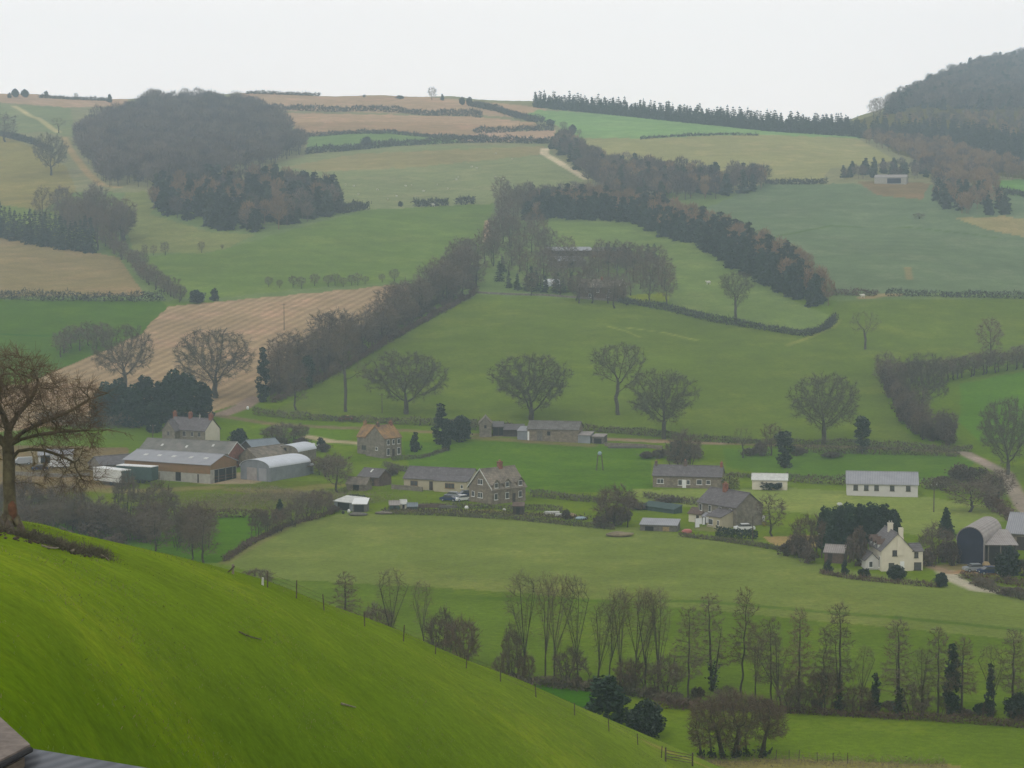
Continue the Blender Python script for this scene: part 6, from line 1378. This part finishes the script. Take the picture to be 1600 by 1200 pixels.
merge_wood('thin_wood', list(clear), lambda rg, p: (FARB[rg.integers(3)] if rg.uniform() < .75 else FARL[rg.integers(2)]), 11, .5, .9)
larch = wood_spots([(1338, 218), (1480, 232), (1600, 270), (1800, 320), (1800, 290), (1600, 283), (1545, 282), (1560, 305), (1575, 338), (1490, 336), (1455, 310), (1462, 284), (1430, 262), (1400, 240)], 7.6, 40); print('larch', len(larch))
def lp(rg, p):
    x, y = proj(p[0], p[1], p[2]); d = rg.uniform()
    if y > 300: return FARC[rg.integers(3)] if d < .55 else FARL[rg.integers(2)]
    return FARL[rg.integers(2)] if d < .74 else FARB[rg.integers(3)]
merge_wood('larch_wood', list(larch), lp, 12, .65, 1.0)
bw = wood_spots([(1290, 284), (1362, 280), (1450, 282), (1458, 270), (1400, 264), (1320, 272)], 7.5, 41)
merge_wood('barn_spinney', list(bw), lambda rg, p: FARC[rg.integers(3)] if rg.uniform() < .7 else FARB[rg.integers(3)], 13, .5, .75)
for x, y, lb in ((1366, 186, 'rounded bare tree at the left end of the right hill wood'), (1374, 184, 'second bare tree at the end of the right hill wood')):
    place(TREES['lane1'], x, y, 32, 24, lb, 'tree', 'bare_tree')
# ------------------------------------------------------------------ hedges
H = [
 ('dark trimmed hedge along the foot of the left stubble field', [(-20, 466), (60, 470), (170, 471), (258, 470)], 3.4, 2.6, 'hedge_far', 16, .12, 1.2),
 ('hedge along the lane behind the farm and orange roofed cottage', [(395, 648), (470, 656), (560, 660), (640, 664), (745, 668)], 2.0, 1.8, 'hedge', 30, .06, .7),
 ('dark hedge behind the lane right of the barns', [(900, 672), (1000, 680), (1100, 690), (1250, 696), (1400, 700), (1520, 706)], 1.7, 1.6, 'hedge', 30, .06, .7),
 ('lower hedge on the near side of the lane at the right', [(1240, 706), (1330, 709), (1420, 711), (1500, 714)], 1.8, 1.6, 'hedge', 30, .06, .7),
 ('brown hedge between paddocks beside the white hall', [(1228, 752), (1275, 756), (1322, 758)], 2.0, 1.8, 'hedge', 30, .06, .7),
 ('brown hedge right of the white hall', [(1438, 762), (1480, 768), (1530, 774), (1560, 782)], 2.4, 2.0, 'hedge', 30, .06, .8),
 ('hedge bordering the paddock behind the dormer house', [(828, 776), (880, 781), (930, 785), (990, 788)], 1.5, 1.4, 'hedge', 34, .05, .6),
 ('hedge above the garden plots before the long cottage', [(1005, 778), (1040, 782), (1088, 790)], 1.5, 1.4, 'hedge', 34, .05, .6),
 ('long low hedge at the top of the big valley field', [(600, 803), (700, 806), (800, 812), (900, 822), (960, 828)], 1.0, 1.2, 'hedge', 36, .045, .5),
 ('hedge from the garden plots to the house with the red chimney', [(1060, 838), (1130, 846), (1200, 857), (1280, 872)], .8, 1.1, 'hedge', 34, .045, .5),
 ('hedge on the lane side of the dormer house garden', [(655, 792), (735, 794), (830, 797), (880, 800)], 1.1, 1.1, 'hedge', 34, .045, .5),
 ('rough hedge along the drive before the round roofed barn', [(1520, 912), (1560, 926), (1600, 938), (1640, 948)], 1.4, 1.8, 'hedge', 34, .05, .6),
 ('brown overgrown hedge between drive and farm yard', [(1500, 903), (1540, 908), (1610, 918)], 1.2, 2.0, 'hedge_red', 34, .05, .6),
 ('hedge before the cream farmhouse garden', [(1280, 896), (1330, 905), (1400, 912), (1465, 918)], .8, 1.0, 'hedge_red', 30, .045, .5),
 ('dark clipped hedge before the slate roofed house', [(1119, 838), (1150, 841), (1184, 842)], 2.0, 1.6, 'evergreen', 60, .1, .5),
 ('reddish trimmed hedge along the foot of the stream trees', [(1020, 1106), (1120, 1110), (1230, 1114), (1340, 1120), (1450, 1126), (1620, 1138)], 1.0, 1.3, 'hedge_red', 60, .03, .45),
 ('brown hedge across the scrub field', [(120, 806), (200, 808), (330, 810), (420, 808)], 2.0, 1.8, 'hedge_red', 34, .05, .7),
 ('hedge running from the scrub field to the white roofed shed', [(350, 878), (400, 846), (450, 822), (520, 803)], 1.0, 1.2, 'hedge_red', 30, .045, .5),
 ('dark undergrowth along the stream below the poplars', [(775, 1062), (850, 1072), (930, 1080), (1010, 1090), (1080, 1106)], 1.0, 1.8, 'hedge', 40, .05, .7),
 ('dark bank hedge below the hillside wall line', [(965, 472), (1045, 486), (1110, 502), (1180, 514), (1260, 526), (1290, 515), (1305, 500)], 2.2, 2.4, 'hedge_far', 24, .1, .9),
 ('hedge along the foot of the lane row on the green field side', [(425, 630), (470, 610), (515, 589), (575, 554), (617, 529), (662, 504), (705, 481), (744, 458)], 2.0, 2.2, 'hedge_red', 26, .07, .8),
 ('undergrowth hedge on the ploughed side of the lane row', [(430, 612), (500, 572), (560, 530), (630, 480)], 2.5, 3.0, 'hedge', 26, .09, 1.0),
 ('hedge across the right slope with a gap', [(1300, 461), (1372, 463)], 2.2, 2.2, 'hedge_red', 16, .12, 1.0),
 ('darker half of the hedge across the right slope', [(1384, 463), (1450, 463), (1530, 465), (1620, 468)], 2.4, 2.4, 'hedge_far', 16, .12, 1.0),
 ('far hedge along the top tan fields', [(400, 172), (520, 175), (620, 176), (740, 182), (752, 184)], 4.5, 4, 'hedge_far', 10, .25, 2.0),
 ('far hedge below the skyline dark trees', [(735, 166), (800, 182), (850, 192)], 4, 4, 'hedge_far', 10, .25, 2.0),
 ('far hedge between the lower tan strips', [(740, 208), (800, 206), (865, 204)], 4, 4, 'hedge_far', 10, .25, 2.0),
 ('far hedge curving above the green strip', [(480, 214), (560, 209), (620, 210), (700, 216), (760, 218)], 2.5, 3, 'hedge_far', 9, .22, 1.8),
 ('dark far hedge at the top of the sheep pasture', [(478, 241), (540, 236), (620, 228), (740, 223), (860, 224)], 4, 4, 'hedge_far', 12, .25, 2.0),
 ('mid slope hedge between pastures, left length', [(646, 323), (700, 321)], 4, 3.5, 'hedge_far', 14, .2, 1.6),
 ('mid slope hedge between pastures, right length', [(713, 320), (742, 318)], 3.5, 3, 'hedge_far', 14, .2, 1.6),
 ('thick hedge spur running right from the conifer copse', [(528, 334), (550, 331), (574, 327)], 4.5, 4, 'hedge_far', 14, .2, 1.6),
 ('hedge left of the far barn', [(1196, 287), (1240, 288), (1292, 287)], 2.5, 3, 'hedge_far', 12, .2, 1.6),
 ('thin far hedge along the green top field', [(1000, 218), (1060, 214), (1120, 211), (1185, 212)], 1.5, 2, 'hedge_far', 6, .2, 1.5),
 ('far hedge at the edge of the right slope green patch', [(1555, 300), (1600, 308), (1640, 314)], 3, 3, 'hedge_far', 12, .2, 1.6),
 ('skyline hedge at the left', [(60, 153), (140, 157), (170, 158)], 2.5, 3, 'hedge_far', 9, .25, 1.8),
 ('skyline hedge in the middle', [(385, 147), (440, 148), (500, 150)], 2.5, 3, 'hedge_far', 9, .25, 1.8),
 ('hedge line on the left slope under the track', [(0, 212), (40, 222), (80, 236)], 3, 3, 'hedge_far', 10, .22, 1.8),
 ('dark hedge between the farm and the wood edge at left', [(60, 655), (120, 668), (220, 668)], 3, 3, 'hedge', 30, .07, .9),
 ('dark shrubs along the lane behind the paddock', [(700, 668), (740, 672), (800, 670)], 2.2, 2.2, 'hedge', 30, .07, .8),
 ('garden hedge right of the orange roofed cottage', [(612, 720), (660, 716), (700, 704)], 1.0, 1.2, 'hedge', 30, .05, .5),
 ('hedge between the slate outbuilding and the paddock', [(600, 730), (640, 738), (680, 744)], 1.2, 1.5, 'hedge', 30, .05, .6),
 ('dark low hedge behind the long cottage', [(1120, 744), (1180, 747), (1230, 748)], 1.2, 1.4, 'hedge', 30, .05, .6),
 ('hedge along the lane bend at the right edge', [(1540, 790), (1570, 806), (1600, 830)], 2.2, 2.4, 'hedge_red', 30, .06, .8),
]
for i, (lb, pts, h, w, m, dn, tw, Ln) in enumerate(H): hedge('field_hedge', lb, pts, h, w, m, dn, tw, Ln, seed=400 + i, leafy=.9 if m == 'evergreen' else .15)
o = hedge('rough_grass', None, [(330, 795), (400, 776), (470, 770), (540, 790)], .5, 26, 'deadgrass', 120, .035, .5, seed=91); tag(o, kind='stuff'); del o['category']
o = hedge('reeds', None, [(1010, 1196), (1100, 1193), (1200, 1190), (1330, 1192), (1480, 1197)], .35, 5, 'deadgrass', 60, .02, .35, seed=92); tag(o, kind='stuff'); del o['category']
o = hedge('garden_litter', None, [(600, 795), (700, 799), (800, 803), (920, 812)], .25, 7, 'earth', 26, .07, .5, seed=93); tag(o, kind='stuff'); del o['category']
# ------------------------------------------------------------------ the big bare tree on the brow
base = at(16, 822, False); sc_ = base.y / F
print('near tree at', base)
K = sc_ * 10                      # metres per 10 photo pixels
shape = [(-1.0, 0, 23 * K, 12 * K, 11 * K, 5.6 * K, 4), (5.5 * K, 0, 19.5 * K, 10 * K, 8 * K, 5.4 * K, 3.0), (-9 * K, 0, 20 * K, 10 * K, 9 * K, 7 * K, 4), (9.5 * K, -.5, 14.5 * K, 6.5 * K, 4 * K, 4 * K, 1.2), (9 * K, 0, 8.5 * K, 7 * K, 3 * K, 3.5 * K, .9), (-9 * K, 0, 12 * K, 7 * K, 6 * K, 4 * K, 1)]
st = [{'pts': [(0, 0, -.4), (0.02, 0, .5), (0, 0, 1.3), (-.03, 0, 2.2), (.0, 0, 3.2), (-.04, 0, 4.0), (0, 0, 4.8)]},
      {'parent': 4, 'pts': [(.5, -.1, 3.75), (1.1, -.2, 3.85), (1.8, -.2, 3.8), (2.6, -.3, 3.55), (3.3, -.3, 3.2)]},
      {'parent': 5, 'pts': [(.6, .1, 4.6), (1.3, .1, 5.0), (2.2, .2, 5.35), (3.2, .2, 5.8), (4.0, .2, 6.3), (4.9, .2, 6.6)]},
      {'parent': 5, 'pts': [(.7, -.3, 4.35), (1.6, -.4, 4.6), (2.7, -.5, 4.75), (3.8, -.5, 4.8), (5.0, -.5, 4.85), (5.8, -.5, 4.7)]},
      {'parent': 6, 'pts': [(-.3, .1, 5.6), (-.7, .2, 6.4)]}, {'parent': 5, 'pts': [(-.8, .2, 4.6), (-1.8, .3, 5.2), (-2.8, .3, 5.6)]}, {'parent': 6, 'pts': [(.4, .2, 5.5), (1.0, .4, 6.2), (1.4, .4, 7.0)]}]
tr, cr_ = bare_tree(301, shape, st, .31, n_attr=2500, tw=7, step=.24, infl=2.6, kill=.36, iters=80, trop=(0, 0, -.02), twL=.75, tww=.0095, split=.075, tubek=8, jit=.24, droop=.3, rexp=2.0)
NT = template('near_tree', tr, cr_, [M['bark_near']], [M['bark_near'], M['twig_warm'], M['ivy']], 10, 12)
r = root('large_bare_tree', 'large gnarled bare tree with drooping boughs on the brow at the left edge', 'tree', base)
link('trunk', NT.trunk, r); link('crown', NT.crown, r)
b = MB(); b.blob((.16, -.25, .75), (.24, .16, .55), 10, 7, 6, 0, .12); b.build('scarred_bark', M['rust'], r, True)
b = MB(); rg_ = random.Random(4)
for i in range(9):
    a = i * .7; b.cyl((math.cos(a) * .25, math.sin(a) * .25, .55), (math.cos(a) * rg_.uniform(.7, 1.2), math.sin(a) * .8, -.45), .16, .07, 7)
b.build('root_flare', M['bark_near'], r, True)
# eroded bank with bare roots under it
def bank():
    rg = rgs(12); P = []; pts = [(-10, 822), (20, 834), (60, 846), (100, 858), (140, 866), (168, 872)]
    W3 = [at(x, y, False) for x, y in pts]; V = []; Fc = []; n = 70; k = 9
    for i in range(n):
        t = i / (n - 1) * (len(W3) - 1); j = min(int(t), len(W3) - 2); c = W3[j].lerp(W3[j + 1], t - j); w = (1.0 - .55 * i / n) * 1.1; hh = (.55 - .38 * i / n)
        for q in range(k):
            u = q / (k - 1) * 2 - 1; x = c.x + u * .25; y = c.y + u * w
            z = float(zt(x, y)) + hh * (1 - u * u) * (1 + .5 * math.sin(i * .9 + q)) * (.7 + .3 * math.sin(i * 2.3)) - .06 + rg.normal() * .05
            V.append((x, y, z))
    for i in range(n - 1):
        for q in range(k - 1): Fc.append((i * k + q, i * k + q + 1, (i + 1) * k + q + 1, (i + 1) * k + q))
    b = MB(); b.add(V, Fc); return b, W3
b, W3 = bank(); o = b.build('earth_bank', M['earth'], smooth=True); tag(o, kind='structure')
hedge('bank_undergrowth', 'ragged dead undergrowth on the eroded bank below the big tree', [(-10, 826), (40, 842), (100, 858), (170, 872)], .42, .9, 'hedge', 150, .012, .28, cat_='undergrowth', far=False, seed=77)
b = MB()
def rootline(pts, r0, r1):
    for i, (p, q) in enumerate(zip(pts, pts[1:])):
        n = len(pts) - 1; b.cyl(p, q, r0 + (r1 - r0) * i / n, r0 + (r1 - r0) * (i + 1) / n, 6)
def gp(x, y, dz): p = at(x, y, False); return Vector((p.x, p.y, p.z + dz))
for nm, lb, pts in (('fallen_branch', 'pale curved fallen branch at the foot of the big tree', [(0, 827), (8, 825), (14, 820), (17, 815)]), ('fallen_branch', 'pale bent branch lying at the right of the eroded bank', [(112, 866), (120, 860), (130, 858)]), ('fallen_branch', 'whitish branch lying on the middle of the bank', [(66, 858), (76, 860), (86, 860), (92, 858)]), ('fallen_branch', 'short whitish stick at the right tip of the bank', [(158, 872), (164, 874), (170, 878)]),
    ('fallen_branch', 'thin dark branch lying alone on the near hill slope', [(374, 992), (384, 996), (396, 999), (408, 1001)]), ('fallen_branch', 'thin pale branch on the slope far below the brow', [(534, 1104), (545, 1106), (556, 1108)])):
    b = MB(); rootline([gp(x, y, .16 - .03 * i) for i, (x, y) in enumerate(pts)], .07 if 'pale' in lb else .05, .03)
    o = b.build(nm, M['root'] if 'dark' not in lb else M['bark_near'], smooth=True); tag(o, lb, 'branch')
rg = rgs(55)
bank_st = []
for i in range(60):
    t = rg.uniform(); x = -5 + 165 * t; y = 830 + 40 * t + rg.uniform(-3, 9); p = at(x, y, False); bank_st.append(p)
b = MB()
for i, p in enumerate(bank_st): s = rg.uniform(.03, .09); b.blob((p.x, p.y, p.z + .05), (s * 1.5, s, s * .8), 6, 4, i, 0, .25)
tag(b.build('loose_stones', M['earth']), kind='stuff')
# short tussocks over the near hill: ground cover
n = 110000; u = rg.uniform(-80, 1150, n); Yr = 45 + 170 * rg.uniform(0, 1, n) ** .8; X = (u - 800) / F * Yr
k = (z_near(X, Yr) > z_far(X, Yr) + .2); X, Yr = X[k], Yr[k]
dens = np.sin(X / 2.1 + Yr / 5.3) + np.sin(X / .9 - Yr / 3.1) + rg.normal(size=len(X)) * .9; k = dens > .6; X, Yr = X[k], Yr[k]
Z = zt(X, Yr); P = np.stack([X, Yr, Z - .02], 1)
D = rg.normal(size=P.shape) * .55 + np.array([0, 0, .9])
V, Q = ribbons(P, D, rg.uniform(.05, .13, len(P)), .022, .008, rg)
mi = (rg.uniform(size=len(Q)) < .22).astype(int)
gm = mat('grass blades', (.15, .21, .03), var=.15, scale=.4); gm2 = mat('dry grass blades', (.24, .22, .08), var=.25, scale=.6)
tag(link('grass', mesh_np('grass', V, Q, [gm, gm2], mi)), kind='stuff')
# ------------------------------------------------------------------ haze: the valley air
b = MB(); b.box(-2200, -40, -9, 2200, 3300, 420)
hz = b.build('haze', []); hm = bpy.data.materials.new('haze'); hm.use_nodes = True; t = hm.node_tree; t.nodes.clear()
out = t.nodes.new('ShaderNodeOutputMaterial'); pv = t.nodes.new('ShaderNodeVolumePrincipled'); pv.inputs['Color'].default_value = (.70, .87, 1.0, 1)
pv.inputs['Density'].default_value = .00026; pv.inputs['Anisotropy'].default_value = .1
t.links.new(pv.outputs[0], out.inputs['Volume']); hz.data.materials.append(hm); tag(hz, kind='stuff')
print('objects', len(bpy.data.objects), 'polys', sum(len(o.data.polygons) for o in COL.objects if o.type == 'MESH' and o.data.users == 1))
